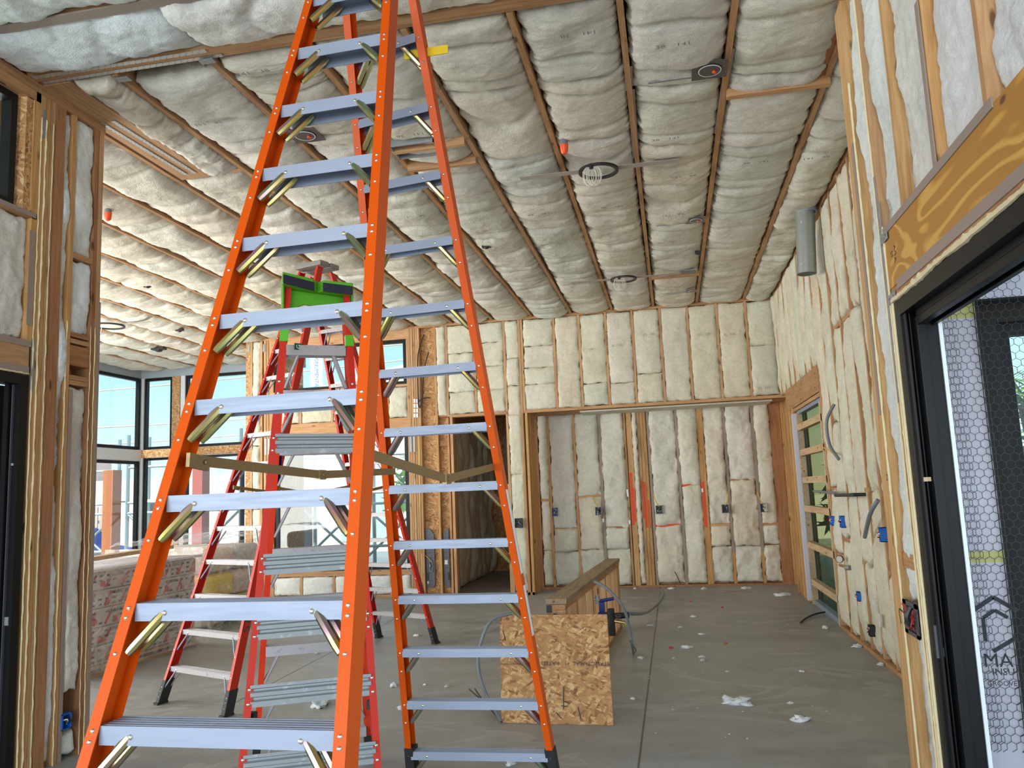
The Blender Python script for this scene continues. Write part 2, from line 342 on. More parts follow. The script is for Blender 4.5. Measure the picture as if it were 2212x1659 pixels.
# ------------------------------------------------------------------ insulation batts
def batt_mesh(w, l, seed, bulge=.05, skirt=.10, edge=.018, res=.035, rough=.012, fold=0.0, sag=0.0, ends=.02):
    """x across, y along, +z out of the cavity (face around z=0)"""
    nx = max(6, int(w/res)); ny = max(6, int(l/res)); vs = []; idx = {}
    S = Vector((seed*7.31, seed*3.77, seed*1.93)); N = noise.noise
    for j in range(ny+1):
        for i in range(nx+1):
            u = 2*i/nx-1; v = 2*j/ny-1
            x = u*w/2; y = v*l/2
            e = N(Vector((0, y*9, 0))+S*(1 if u > 0 else 2))*edge + N(Vector((0, y*31, 3))+S*(1 if u > 0 else 2))*edge*.5
            x += e*abs(u)**3*(1 if u > 0 else -1)
            e = N(Vector((x*8, 0, 5))+S*(3 if v > 0 else 4))*ends + N(Vector((x*33, 0, 7))+S)*ends*.4
            y += e*abs(v)**7*(1 if v > 0 else -1)
            pu = max(0, 1-abs(u)**3.2); pv = max(0, 1-abs(v)**9)
            h = bulge*(pu**.6)*(pv**.6)
            p = Vector((x, y, 0))
            h += rough*2.4*N(p*1.7+S*3)*min(1, 2*pu) + rough*1.3*N(p*3.1+S)*min(1, 2*pu) + rough*.6*N(p*7+S*2)*(.4+.6*pu) + rough*.45*N(p*21+S)
            rg = 1-abs(N(Vector((p.x*2.2, p.y*6.5, 2))+S)); h += rough*.10*(rg**3)*pu
            if fold:
                ph = (y/l+.5)*fold + .22*N(Vector((x*1.5, y*1.2, 9))+S) - .13*(u*u)
                q_ = abs(((ph+.5) % 1)*2-1); h += bulge*.42*(1-q_**2.6)*pu - .022*max(0, (q_-.86)/.14)*(.4+.6*pu)
            h -= .01
            vs.append((x, y, h))
    fs = [(j*(nx+1)+i, j*(nx+1)+i+1, (j+1)*(nx+1)+i+1, (j+1)*(nx+1)+i) for j in range(ny) for i in range(nx)]
    bd = [i for i in range(nx+1)]+[j*(nx+1)+nx for j in range(1, ny+1)]+[ny*(nx+1)+i for i in range(nx-1, -1, -1)]+[j*(nx+1) for j in range(ny-1, 0, -1)]
    b0 = len(vs); vs += [(vs[k][0]*.985, vs[k][1]*.992, -skirt) for k in bd]; n = len(bd)
    fs += [(bd[k], b0+k, b0+(k+1) % n, bd[(k+1) % n]) for k in range(n)]
    fs.append(tuple(b0+k for k in range(n-1, -1, -1)))
    me = bpy.data.meshes.new('insulation_batt'); me.from_pydata(vs, [], fs)
    for p in me.polygons: p.use_smooth = True
    bmx = bmesh.new(); bmx.from_mesh(me); bmesh.ops.recalc_face_normals(bmx, faces=bmx.faces); bmx.to_mesh(me); bmx.free()
    return me
def frame(origin, ex, ey, ez):
    m_ = Matrix((Vector(ex), Vector(ey), Vector(ez))).transposed().to_4x4(); m_.translation = Vector(origin); return m_
def put_batt(me, origin, ex, ey, ez, label, group, m='insulation'):
    if not me.materials: me.materials.append(MT[m])
    o = bpy.data.objects.new('insulation_batt', me); sc.collection.objects.link(o); o.matrix_world = frame(origin, ex, ey, ez)
    return tag(o, label, 'insulation batt', group)
ST = .0185   # half stud thickness
Z = 4.485; YB = 12.87; YA = 13.6
# ================================================================== FLOOR
fl = struct(MB().box((-22, -6, -.25), (8, 24, 0)).build('floor', 'concrete'))
jt = MB()
jt.box((-.305-.004, -1, 0), (-.298, YA, .0012))
a, b = onz(490, 1527, 0), onz(700, 1417, 0); jt.bar(a+Vector((0, 0, .0006)), a+(b-a)*2.2+Vector((0, 0, .0006)), .007, .0012)
jt.build('control_joint', 'dark_steel', fl)
cx = onz(1585, 1278, 0)
MB().bar(cx+Vector((-.16, -.14, .001)), cx+Vector((.2, .16, .001)), .02, .0015).bar(cx+Vector((.25, -.1, .0022)), cx+Vector((-.2, .12, .0022)), .02, .0015).build('chalk_cross', 'brick_red', fl)
# ================================================================== CEILING
ce = struct(box('ceiling', (-11.1, -6.2, Z+.30), (1.95, 15.2, Z+.42), 'roof_slab'))
RX = [1.28, .56, -.12, -.78, -1.45, -2.10, -2.765, -3.46, -4.13, -4.80, -5.47, -6.14, -6.81, -7.48, -8.15, -8.82, -9.49, -10.16]
for x in RX:
    y1 = YB+.05 if x > -7.1 else 15.0
    y0 = 4.46
    box('rafter', (x-.02, y0, Z-.022), (x+.02, y1, Z+.28), 'fir_y', ce)
box('rafter', (1.70, 5.8, Z), (1.737, YB, Z+.28), 'fir_y', ce)
bm_ = MB().box((-4.02, 4.33, Z-.02), (1.16, 4.40, Z+.28)).box((-4.02, 4.405, Z-.01), (1.16, 4.45, Z+.28)); bm_.build('ceiling_beam', 'fir_x', ce)
for yy, x0 in ((3.80, -4.02), (3.22, -4.02), (2.62, -4.02), (2.0, -4.02)):
    box('rafter', (x0, yy, Z-.02), (1.16, yy+.04, Z+.28), 'fir_x', ce)
t_ = MB(); t_.box((-4.0, 3.785, Z-.03), (-1.6, 3.86, Z-.0205)); t_.build('shim_strip', 'taupe_shim', ce)
box('ceiling_beam', (-4.08, 4.46, Z-.02), (-3.80, 6.16, Z+.28), 'fir_y', ce)
box('blocking', (-3.8, 6.10, Z-.01), (-3.46, 6.16, Z+.1), 'fir_x', ce)
box('ceiling_beam', (1.06, 4.46, Z-.005), (1.30, 5.80, Z+.28), 'fir_dark_y', ce)
box('blocking', (.56+ST, 5.80, Z-.07), (1.30, 5.86, Z+.1), 'fir_x', ce)
box('blocking', (-2.08, 6.42, Z-.075), (-1.47, 6.46, Z+.1), 'fir_x', ce); box('blocking', (-2.08, 6.03, Z-.075), (-1.47, 6.07, Z+.1), 'fir_x', ce)
box('blocking', (-.10, 10.95, Z-.06), (.54, 10.99, Z+.1), 'fir_x', ce)
sh = MB()
for x, ya, yb in ((-.12, 5.30, 5.62), (-.12, 5.63, 6.85), (.56, 5.25, 6.55)): sh.bar((x+.01, ya, Z-.008), (x-.005, yb, Z-.012), .055, .006)
sh.build('shim_strip', 'taupe_shim', ce)
def strap(name, a, b, w, label):
    a = Vector(a); b = Vector(b); t = thing(name, label, 'metal strap', a)
    h = MB(); h.bar(a, b, w, .004); h.cur = 1; L = (b-a).length; d = (b-a)/L; r = d.cross(Vector((0, 0, 1)))
    for k in range(int(L/.045)):
        for q in (-.3, .3): h.dome(a+d*(.03+k*.045+(.015 if q > 0 else 0))+r*(q*w)-Vector((0, 0, .002)), (0, 0, -1), .004, .002, 6)
    h.build('plate', ['bright_strap', 'dark_steel'], t); return t
strap('metal_strap', (-3.98, 4.345, Z-.024), (-2.72, 4.345, Z-.024), .035, 'perforated metal strap along the near ceiling beam, front one of the pair at upper left')
strap('metal_strap', (-3.98, 4.43, Z-.014), (-2.66, 4.43, Z-.014), .035, 'perforated metal strap along the near ceiling beam, rear one of the pair at upper left')
strap('metal_strap', (-4.00, 5.02, Z-.024), (-3.97, 6.05, Z-.024), .035, 'perforated metal strap running away from the left pillar, outer one of two')
strap('metal_strap', (-3.90, 5.02, Z-.024), (-3.88, 6.05, Z-.024), .035, 'perforated metal strap running away from the left pillar, inner one of two')
strap('metal_strap', (1.16, 4.6, Z-.009), (1.165, 5.78, Z-.009), .04, 'nailed metal strap on the brown ceiling beam beside the right door wall')
# clips on rafter ends
for i, p in enumerate(((447, 131), (265, 170))):
    q = onz(*p, Z-.03); t = tag(MB().box((q.x-.05, q.y-.02, Z-.036), (q.x+.05, q.y+.03, Z-.028)).box((q.x-.05, q.y+.03, Z-.036), (q.x-.045, q.y+.07, Z)).build('hanger_clip', 'galvanised', offset=q), ('small bright metal hanger clip at the end of the longer rafter, upper left', 'small bright metal hanger clip nearest the left pillar on the near beam')[i], 'metal clip')
# ceiling batts: variants shared
CV = [batt_mesh(.60, 1.20, 10+i, bulge=.062, skirt=.12, edge=.028, res=.022, rough=.0125, fold=(2, 1, 2, 1)[i % 4], ends=.035) for i in range(9)]
for me in CV: me.materials.append(MT['insulation_ceiling'])
CN = [batt_mesh(.40, 1.20, 40+i, bulge=.06, skirt=.12, edge=.03, res=.022, rough=.02, fold=2, ends=.035) for i in range(2)]
for me in CN: me.materials.append(MT['insulation_ceiling'])
bays = [(1.505, .40, CN)]+[((RX[i]+RX[i+1])/2, RX[i]-RX[i+1]-.037, CV) for i in range(len(RX)-1)]+[(-10.5, .6, CV)]
codes = []
for bi, (x, w, var) in enumerate(bays):
    y = YB-.02 if x > -7.2 else 14.93
    k = 0; ylim = 4.50 if x > -4 else 5.2
    y -= random.uniform(0, .0)
    while y > ylim:
        L = random.choice((1.20, 1.20, 1.0, .9))
        yc = y-L/2; y -= L+.004; k += 1
        pts = [proj((x+sx_*w/2, yc+sy_*L/2, Z)) for sx_ in (-1, 1) for sy_ in (-1, 1)]
        if not any(-40 < p[0] < 2252 and -60 < p[1] < 1659 for p in pts): continue
        if x > 1.4 and yc < 6.2: continue
        if -4.1 < x < -3.5 and yc-L/2 < 6.3:
            if yc < 6.4: continue
            yc = (yc+L/2+6.2)/2; L = 2*(yc-6.2)
        if yc-L/2 < ylim: top_ = yc+L/2; L = top_-ylim; yc = (top_+ylim)/2
        if L < .25: continue
        if x > .56 and x < 1.28 and yc-L/2 < 5.9: pass
        me = var[(bi*5+k*3+random.randrange(3)) % len(var)]
        fl_ = random.choice((1, -1))
        lab = 'cream ceiling batt, %s bay from the right wall, %s from the far end' % (ORD[bi], ORD[k-1])
        o = put_batt(me, (x+random.uniform(-.008, .008), yc, Z+.008+random.uniform(-.008, .012)), (fl_*(w/.625 if var is CV else 1), 0, 0), (0, -fl_*L/1.20*1.01, 0), (0, 0, -1), lab, 'insulation batts between the ceiling rafters')
        if bi < 9 and random.random() < .55: codes.append((o, x, yc, L))
for o, x, yc, L in codes:
    txt = '38 141' if random.random() < .6 else '141 38'
    f = random.choice((1, -1)); fy = random.choice((1, -1))
    n0 = len(TEXTS); text('printed_code', txt, (x+random.uniform(-.1, .1), yc+random.uniform(-.3, .3), Z-.086), (1, 0, 0), (0, fy, 0), .055, 'ink_soft', None, mirror=(fy == 1), sx=1.2)
    for t in TEXTS[n0:]: t.parent = o; t.matrix_parent_inverse = o.matrix_world.inverted()
for i_, (ya, yb) in enumerate(((4.47, 5.3), (5.31, 6.09))):
    put_batt(CN[i_], (-3.64, (ya+yb)/2, Z-.01), (.72, 0, 0), (0, -(yb-ya)/1.2, 0), (0, 0, -1), 'narrow batt beside the strapped beam off the left pillar, %s piece' % ('near', 'far')[i_], 'insulation batts between the ceiling rafters')
# batts in front of the near beam (bays run left-right)
k = 0
for y0, y1 in ((3.84, 4.33), (3.26, 3.80), (2.66, 3.22)):
    x = -3.98; j = 0
    while x < 1.1:
        L = 1.25; me = batt_mesh(y1-y0-.01, L, 70+k, bulge=.06, skirt=.12, edge=.03, res=.02, rough=.02, fold=1, ends=.04); k += 1
        me.materials.append(MT['insulation_ceiling' if x > -2 else 'insulation_white_daylit'])  # left batts take the copy with daylight in its colour
        pts = [proj((x+q, yy, Z)) for q in (0, L) for yy in (y0, y1)]
        if any(-40 < p[0] < 2252 and -60 < p[1] for p in pts):
            put_batt(me, (x+L/2, (y0+y1)/2, Z+.0), (0, 1, 0), (1, 0, 0), (0, 0, -1), 'puffy batt before the near beam, %s crosswise row, %s from the left' % (ORD[(0 if y0 > 3.5 else 1 if y0 > 3 else 2)], ORD[j]), 'crosswise ceiling batts at the top')
        x += L+.005; j += 1
# ================================================================== BACK WALL (header wall, plane y = YB)
CB = 2.885   # underside of headers
wb = struct(MB().box((-2.27, YB+.12, CB), (1.95, YB+.16, Z+.25)).box((-3.52, YB+.12, CB), (-2.27, YB+.16, Z+.25)).box((-2.58, YB+.12, 0), (-2.27, YB+.16, CB)).build('wall_back', 'osb'))
box('top_plate', (-4.06, YB-.01, Z-.05), (1.90, YB+.12, Z), 'fir_x', wb)
box('header', (-2.30, YB-.012, CB), (1.83, YB+.7, CB+.045), 'fir_x', wb)
box('header', (-3.52, YB-.012, CB), (-2.58, YB+.12, CB+.045), 'fir_x', wb)
US = [-.47, -.03, .40, .853, 1.293, 1.725, -.898, -1.33, -1.745]
for x in US: box('stud', (x-ST, YB, CB+.045), (x+ST, YB+.12, Z-.05), 'fir', wb)
for x in (-2.325, -2.282): box('stud', (x-.0185, YB-.004, CB+.045 if x == -2.282 else 0), (x+.0185, YB+.12, Z-.05), 'fir', wb)
box('stud', (-3.09-ST, YB, CB+.045), (-3.09+ST, YB+.12, Z-.05), 'fir', wb)
box('stud', (-2.58-ST, YB, 0), (-2.58+ST, YB+.12, Z-.05), 'fir', wb); box('stud', (-3.57-ST, YB, 2.9), (-3.57+ST, YB+.12, Z-.05), 'fir', wb)
box('stud', (-3.77-ST, YB, 0), (-3.77+ST, YB+.12, Z-.05), 'fir_gold', wb)
box('stud', (-3.545, YB-.01, 0), (-3.50, YB+.14, CB+.045), 'fir', wb); box('stud', (-3.60, YB+.01, 0), (-3.57, YB+.14, CB), 'fir', wb)
box('stud', (-2.64, YB+.02, 0), (-2.60, YB+.12, 1.75), 'fir_gold', wb)
for x, m_ in ((-2.335, 'fir'), (-2.262, 'fir_gold')): box('stud', (x-.02, YB-.01, 0), (x+.02, YB+.15, CB), m_, wb)
box('sole_plate', (-2.60, YB-.01, 0), (-2.24, YB+.14, .04), 'fir_x', wb)
seed = 200
def wall_batts(spans, z0, z1, Y, group, lab, face=-.005, split=None, m='insulation', bulge=.03, rough=.012, res=.03):
    global seed
    for n_, (xa, xb) in enumerate(spans):
        cuts = [z0]+sorted([q for q in (split[n_] if split else []) if z0 < q < z1])+[z1]
        for c in range(len(cuts)-1):
            za, zb = cuts[c], cuts[c+1]; seed += 1
            me = batt_mesh(xb-xa+.006, zb-za-.004, seed, bulge=bulge, edge=.026, res=res*.8, rough=rough, ends=.02)
            nm = lab(n_, c, len(cuts)-1)
            put_batt(me, ((xa+xb)/2, Y-face, (za+zb)/2), (1, 0, 0), (0, 0, 1), (0, -1, 0), nm, group, m)
US2 = sorted(US+[-2.282]); sp = [(US2[i]+ST, US2[i+1]-ST) for i in range(len(US2)-1)]
where = lambda c, n: '' if n == 1 else (', lowest piece', ', middle piece', ', upper piece')[min(c, 2) if n > 2 and c < n-1 else (2 if c else 0)]
pos3 = lambda c, n: '' if n == 1 else (', %s piece from below' % ORD[c])
wall_batts(sp, CB+.05, Z-.055, YB, 'batts above the long header', lambda i, c, n: 'cream batt above the long header, %s bay from left%s' % (ORD[i], pos3(c, n)),
           split=[[3.35, 3.62, 3.98], [], [3.30], [3.28], [3.40], [], [], [], [3.72], []], bulge=.035)
wall_batts([(-3.55, -3.09-ST), (-3.09+ST, -2.60)], CB+.05, Z-.055, YB, 'batts above the hall doorway', lambda i, c, n: 'cream batt above the hall doorway, %s bay%s' % (('left', 'right')[i], pos3(c, n)), split=[[3.3, 3.95], [3.3, 3.7, 4.1]])
wall_batts([(-2.56, -2.345)], .06, Z-.055, YB, 'batts in the narrow column', lambda i, c, n: 'narrow batt in the column left of the alcove%s' % pos3(c, n), split=[[1.9, 2.86, 3.35, 3.8]])
wall_batts([(-3.75, -3.59)], 2.92, Z-.055, YB, None, lambda i, c, n: 'narrow cream batt beside the bare strand board, left of the doorway')
for p, s_ in (((1270, 755), '021 12'), ((1333, 746), '21 120'), ((1402, 722), '021 12'), ((1521, 722), '21 120'), ((1576, 722), '21 120'), ((1651, 838), '021 12')):
    q = ony(*p, YB-.05)
    best = min((o for o in sc.objects if o.get('group') == 'batts above the long header'), key=lambda o: abs(o.location.x-q.x)+abs(o.location.z-q.z)*.3)
    n0 = len(TEXTS); text('printed_code', s_, q, (1, 0, 0), (0, 0, 1), .05, 'ink_soft', None, mirror=s_.startswith('0'))
    for t in TEXTS[n0:]: t.parent = best; t.matrix_parent_inverse = best.matrix_world.inverted()
q = ony(1311, 742, YB-.002); text('marker_writing', 'B CANYON CREEK', q, (0, 0, -1), (1, 0, 0), .045, 'ink', wb)
# ================================================================== ALCOVE
wa = struct(MB().box((-2.3, YA+.1, 0), (1.95, YA+.14, CB+.05)).box((-2.30, YB+.16, CB+.045), (1.9, YA+.14, CB+.09)).build('wall_alcove', 'osb'))
AS = [(-2.03, 'fir', .022), (-1.585, 'fir', .02), (-1.157, 'taupe_shim', .022), (-.345, 'taupe_shim', .02), (.117, 'taupe_shim', .022), (.884, 'taupe_shim', .022), (1.334, 'taupe_shim', .025)]
for x, m_, h in AS:
    lo = {(.884): .52, (1.334): .52}.get(x, 0)
    if m_ == 'taupe_shim':
        st_ = box('stud', (x-h, YA, 0), (x+h, YA+.1, CB+.04), 'fir_gold', wa); box('shim_strip', (x-h, YA-.004, lo), (x+h, YA-.0002, CB+.03), 'taupe_shim', wa)
    else: box('stud', (x-h, YA, 0), (x+h, YA+.1, CB+.04), m_, wa)
for x0, x1, m_ in ((-.745, -.715, 'fir'), (-.70, -.615, 'fir_gold'), (-.525, -.48, 'fir'), (-.475, -.43, 'fir_gold'), (-.425, -.38, 'fir_gold'), (.453, .545, 'fir_gold'), (1.60, 1.77, 'fir_dark'), (-2.28, -2.21, 'fir_dark'), (1.775, 1.9, 'fir_gold')):
    box('stud', (x0, YA-.006, 0), (x1, YA+.1, CB+.04), m_, wa)
box('sole_plate', (-2.28, YA-.012, 0), (1.75, YA+.1, .03), 'fir_dark_y', wa)  # dark fir stands in for the shadow along the alcove base
box('blocking', (-.12+.28, YA-.003, 1.59), (.45, YA+.08, 1.63), 'red_paint', wa)
for xa, xb, z, m_ in ((-2.0, -1.61, .955, 'fir_x'), (-1.56, -1.18, 1.48, 'fir_x'), (-2.2, -2.05, 1.44, 'fir_x'), (-1.13, -.75, .945, 'fir_dark_y'), (-.32, .09, .955, 'red_paint'), (.55, .86, .94, 'fir_x'), (.91, 1.31, 1.64, 'fir_dark_y'), (1.36, 1.6, .925, 'fir_x')):
    box('blocking', (xa, YA-.003, z), (xb, YA+.08, z+.042), m_, wa)
rp_ = MB()
rp_.box((-.695, YA-.0085, 1.0), (-.655, YA-.0065, 1.86)).box((-.655, YA-.0085, 1.05), (-.625, YA-.0065, 1.6)).box((-.51, YA-.0085, 1.1), (-.49, YA-.0065, 1.72)).box((-.475, YA-.0085, .95), (-.44, YA-.0065, 1.7)).box((-.42, YA-.0085, .98), (-.395, YA-.0065, 1.4)).box((.457, YA-.0085, .93), (.505, YA-.0065, 1.66))
rp_.build('spray_mark', 'red_paint', wa)
lb = MB()
for px, py in ((1355, 1061), (1356, 1069), (1303, 1124), (1360, 1128), (1517, 1059)):
    q = ony(px, py, YA-.01); lb.box((q.x-.014, q.y-.002, q.z-.03), (q.x+.014, q.y, q.z+.03))
lb.build('lumber_tag', 'white_label', wa)
sp = [(-2.20, -2.05), (-2.008, -1.605), (-1.565, -1.18), (-1.135, -.75), (-.61, -.53), (-.38, -.365), (-.325, .095), (.139, .45), (.55, .862), (.906, 1.309), (1.359, 1.6)]
sp.pop(5)
wall_batts(sp, .05, CB+.02, YA, 'batts inside the alcove', lambda i, c, n: 'batt in the alcove back wall, %s bay from the left%s' % (ORD[i], pos3(c, n)),
           split=[[.62, 1.46], [.60, .975], [.62, 1.50], [.62, .965], [], [.975], [1.61], [.62, .96], [.62, 1.66], [.62, .945]], bulge=.055, rough=.03, m='insulation_bright')
box('soffit_batt', (-1.4, YB+.14, CB-.03), (1.6, YA, CB-.005), 'insulation', wa)
# return at the left of the alcove
box('stud', (-2.262, YB+.15, 0), (-2.222, YB+.55, CB), 'fir_gold', wa)
# ================================================================== BACK LEFT WALL with windows
XL, XR_ = -7.13, -4.05
wl = struct(MB().box((-7.2, YB+.12, 0), (-6.70, YB+.16, Z+.2)).box((-6.70, YB+.12, 2.70), (-4.28, YB+.16, 3.50)).box((-6.70, YB+.12, 0), (-4.28, YB+.16, .40)).box((-4.30, YB+.12, 0), (-3.50, YB+.16, Z+.2)).box((-6.7, YB+.12, 4.32), (-4.28, YB+.16, Z+.2)).build('wall_back_left', 'osb'))
box('top_plate', (XL-.05, YB-.012, Z-.05), (-4.06, YB+.12, Z-.001), 'fir_x', wl)
box('header', (-6.74, YB-.006, 4.27), (-4.22, YB+.12, Z-.05), 'fir_x', wl)
box('header', (-6.74, YB-.008, 2.72), (-4.22, YB+.12, 2.93), 'fir_x', wl)
box('sill_plate', (-6.74, YB-.008, 3.46), (-4.22, YB+.12, 3.50), 'fir_x', wl); box('sill_plate', (-6.74, YB-.012, .36), (-4.22, YB+.12, .44), 'fir_x', wl)
box('sole_plate', (XL, YB-.012, 0), (-3.5, YB+.12, .045), 'fir_x', wl)
for x in (-7.12, -6.93, -6.86, -6.81, -6.76, -6.72): box('stud', (x-.02, YB-.004, .045), (x+.02, YB+.12, Z-.05), 'fir', wl)
for x in (-4.26, -4.22, -4.18, -4.14, -4.10, -4.062): box('stud', (x-.017, YB-.004+random.uniform(0, .012), .045), (x+.017, YB+.12, Z-.05), 'fir', wl)
for x in (-6.2, -5.62, -5.04, -4.62): box('stud', (x-ST, YB, 2.93), (x+ST, YB+.12, 3.46), 'fir', wl); box('stud', (x-ST, YB, .045), (x+ST, YB+.12, .36), 'fir', wl)
wall_batts([(-6.70, -6.2-ST), (-6.2+ST, -5.62-ST), (-5.62+ST, -5.04-ST), (-5.04+ST, -4.62-ST), (-4.62+ST, -4.29)], 2.94, 3.455, YB, 'batts between the two back left windows', lambda i, c, n: 'short batt between the upper and lower back left windows, %s from the left' % ORD[i])
wall_batts([(-6.70, -6.2-ST), (-6.2+ST, -5.62-ST), (-5.62+ST, -5.04-ST), (-5.04+ST, -4.62-ST), (-4.62+ST, -4.29)], .05, .355, YB, 'batts below the back left window', lambda i, c, n: 'low white batt under the big back left window, %s from the left' % ORD[i], m='insulation_white_daylit')
wall_batts([(-7.10, -6.955)], .05, Z-.055, YB, 'batts left of the back windows', lambda i, c, n: 'narrow batt at the left end of the back window wall%s' % pos3(c, n), split=[[1.5, 2.6]])
def window(name, x0, x1, z0, z1, Y, mull=(), fr=.05, axis='x', label=None, m='black_metal', depth=.08):
    w = MB(); g = MB()
    if axis == 'x':
        w.box((x0, Y, z0), (x1, Y+depth, z0+fr)).box((x0, Y, z1-fr), (x1, Y+depth, z1)).box((x0, Y, z0+fr), (x0+fr, Y+depth, z1-fr)).box((x1-fr, Y, z0+fr), (x1, Y+depth, z1-fr))
        for q in mull: w.box((q-fr/2, Y, z0+fr), (q+fr/2, Y+depth, z1-fr))
        g.box((x0+fr/2, Y+depth*.5-.004, z0+fr/2), (x1-fr/2, Y+depth*.5+.004, z1-fr/2))
    else:
        w.box((Y, x0, z0), (Y+depth, x1, z0+fr)).box((Y, x0, z1-fr), (Y+depth, x1, z1)).box((Y, x0, z0+fr), (Y+depth, x0+fr, z1-fr)).box((Y, x1-fr, z0+fr), (Y+depth, x1, z1-fr))
        for q in mull: w.box((Y, q-fr/2, z0+fr), (Y+depth, q+fr/2, z1-fr))
        g.box((Y+depth*.5-.004, x0+fr/2, z0+fr/2), (Y+depth*.5+.004, x1-fr/2, z1-fr/2))
    o = struct(w.build(name, m)); g.build('pane', 'glass', o); return o
wu = window('window_1', -6.69, -4.29, 3.505, 4.262, YB+.03)
wd = window('window_2', -6.69, -4.29, .45, 2.715, YB+.03, fr=.06)
q = ony(683, 785, YB+.02)
st_ = MB().box((q.x-.13, YB+.06, 3.58), (q.x+.10, YB+.062, 4.22)).build('maker_sticker', 'white_label', wu)
text('sticker_print', 'MONUMENTAL', (q.x-.015, YB+.0585, 3.83), (0, 0, 1), (1, 0, 0), .10, 'sticker_blue', st_, mirror=True, sx=.9)
# strand board panels right of the windows
pn = MB().box((-4.04, YB+.10, .045), (-3.79, YB+.12, Z-.05)).box((-3.75, YB+.10, .045), (-3.6, YB+.12, 2.9)).build('strand_board_panel', 'osb', wl)
for z in (2.42, 1.78, 2.9): box('blocking', (-3.75, YB+.03, z), (-3.60, YB+.1, z+.09), 'fir_dark_y', wl)
# ================================================================== HALL behind the doorway
wh = struct(MB().box((-3.95, YB+.14, 0), (-3.80, 16.9, CB+.4)).box((-4.0, 16.9, 0), (-2.2, 17.0, CB+.4)).box((-3.95, YB+.16, CB+.35), (-2.2, 17, CB+.42)).box((-2.32, YB+.75, 0), (-2.24, 17.0, CB+.4)).build('wall_hall', 'osb'))
for k_ in range(9):
    seed += 1; y = YB+.45+k_*.42
    me = batt_mesh(.40, CB-.02, seed, bulge=.10, res=.05, rough=.03, edge=.04)
    put_batt(me, (-3.79+.01*k_*0, y, CB/2), (0, 1, 0), (0, 0, 1), (1, 0, 0), 'dim cream batt on the left wall of the hall, %s back from the doorway' % ORD[k_], 'batts along the hall')
for k_ in range(3):
    seed += 1; me = batt_mesh(.42, CB-.4, seed, bulge=.07, res=.05, rough=.03)
    put_batt(me, (-3.25+.45*k_, 16.88, (CB-.3)/2+.3), (1, 0, 0), (0, 0, 1), (0, -1, 0), 'batt on the end wall of the hall, %s from the left' % ORD[k_], 'batts at the end of the hall', 'insulation')
# ================================================================== FAR RIGHT WALL (plane x = 1.70)
XW = 1.70
wr = struct(MB().box((XW+.13, 5.05, 0), (XW+.17, 9.55, Z+.2)).box((XW+.13, 9.55, 2.95), (XW+.17, 11.62, Z+.2)).box((XW+.13, 11.62, 0), (XW+.17, YA+.1, Z+.2)).build('wall_far_right', 'osb'))
box('top_plate', (XW, 5.05, Z-.045), (XW+.13, YB, Z-.002), 'fir_y', wr); box('sole_plate', (XW-.01, 5.05, 0), (XW+.13, 9.55, .04), 'fir_y', wr)
sy_ = [5.1+.4425*i for i in range(11)]
for y in sy_: box('stud', (XW, y-ST, .04), (XW+.13, y+ST, Z-.045), 'fir', wr)
for y in (9.53, 9.57): box('stud', (XW-.003, y-.018, .04), (XW+.13, y+.018, Z-.045), 'fir', wr)
box('header', (XW-.01, 9.55, 2.60), (XW+.13, 12.2, 2.90), 'fir_y', wr); box('header', (XW-.006, 9.55, 2.545), (XW+.13, 11.7, 2.59), 'fir_y', wr)
hs = [9.97, 10.41, 10.85, 11.29, 11.73, 12.17, 12.61]
for y in hs: box('stud', (XW, y-ST, 2.90), (XW+.13, y+ST, Z-.045), 'fir', wr)
for y, h in ((11.68, .02), (11.73, .02), (11.80, .03), (11.9, .04), (12.02, .05), (12.3, .02), (12.6, .03)): box('stud', (XW-.003-random.uniform(0, .01), y-h, 0), (XW+.13, y+h, 2.60), 'fir_gold', wr)
for y, z in ((8.35, 3.1), (7.9, 3.1), (9.24, .78), (8.8, .97), (7.9, 1.48), (8.35, .8), (9.24, 1.48), (7.45, .8)):
    box('blocking', (XW+.005, y-.20, z), (XW+.10, y+.20, z+.04), 'fir_y', wr)
n_ = 0
cuts_r = {0: [1.5], 1: [3.1], 2: [1.5], 3: [2.3], 4: [.82], 5: [1.5, 3.14], 6: [.84, 3.14], 7: [3.14], 8: [1.0, 2.2], 9: [.82, 1.52]}
for i in range(10):
    ya = sy_[i]+ST; yb = sy_[i+1]-ST
    if i == 9: yb = 9.51
    cs = [.05]+cuts_r[i]+[Z-.05]
    for c in range(len(cs)-1):
        seed += 1
        me = batt_mesh(yb-ya-.035+random.uniform(-.03, .03), cs[c+1]-cs[c]-.03, seed, bulge=.04, edge=.06, res=.025, rough=.018, ends=.06)
        put_batt(me, (XW+.012, (ya+yb)/2+random.uniform(-.015, .015), (cs[c]+cs[c+1])/2), (0, -1, 0), (0, 0, 1), (-1, 0, 0), 'rumpled batt, far right wall, %s bay toward the far door, %s piece up' % (ORD[i], ORD[c]), 'batts in the far right wall')
hy = [9.58]+hs+[12.85]
for i in range(len(hy)-1):
    seed += 1; me = batt_mesh(hy[i+1]-hy[i]-.06, Z-.05-2.92, seed, bulge=.04, edge=.03, res=.03, rough=.018, ends=.05)
    put_batt(me, (XW+.004, (hy[i]+hy[i+1])/2, (Z-.05+2.92)/2), (0, -1, 0), (0, 0, 1), (-1, 0, 0), 'batt above the far right door header, %s from the near end' % ORD[i], 'batts above the far right door')
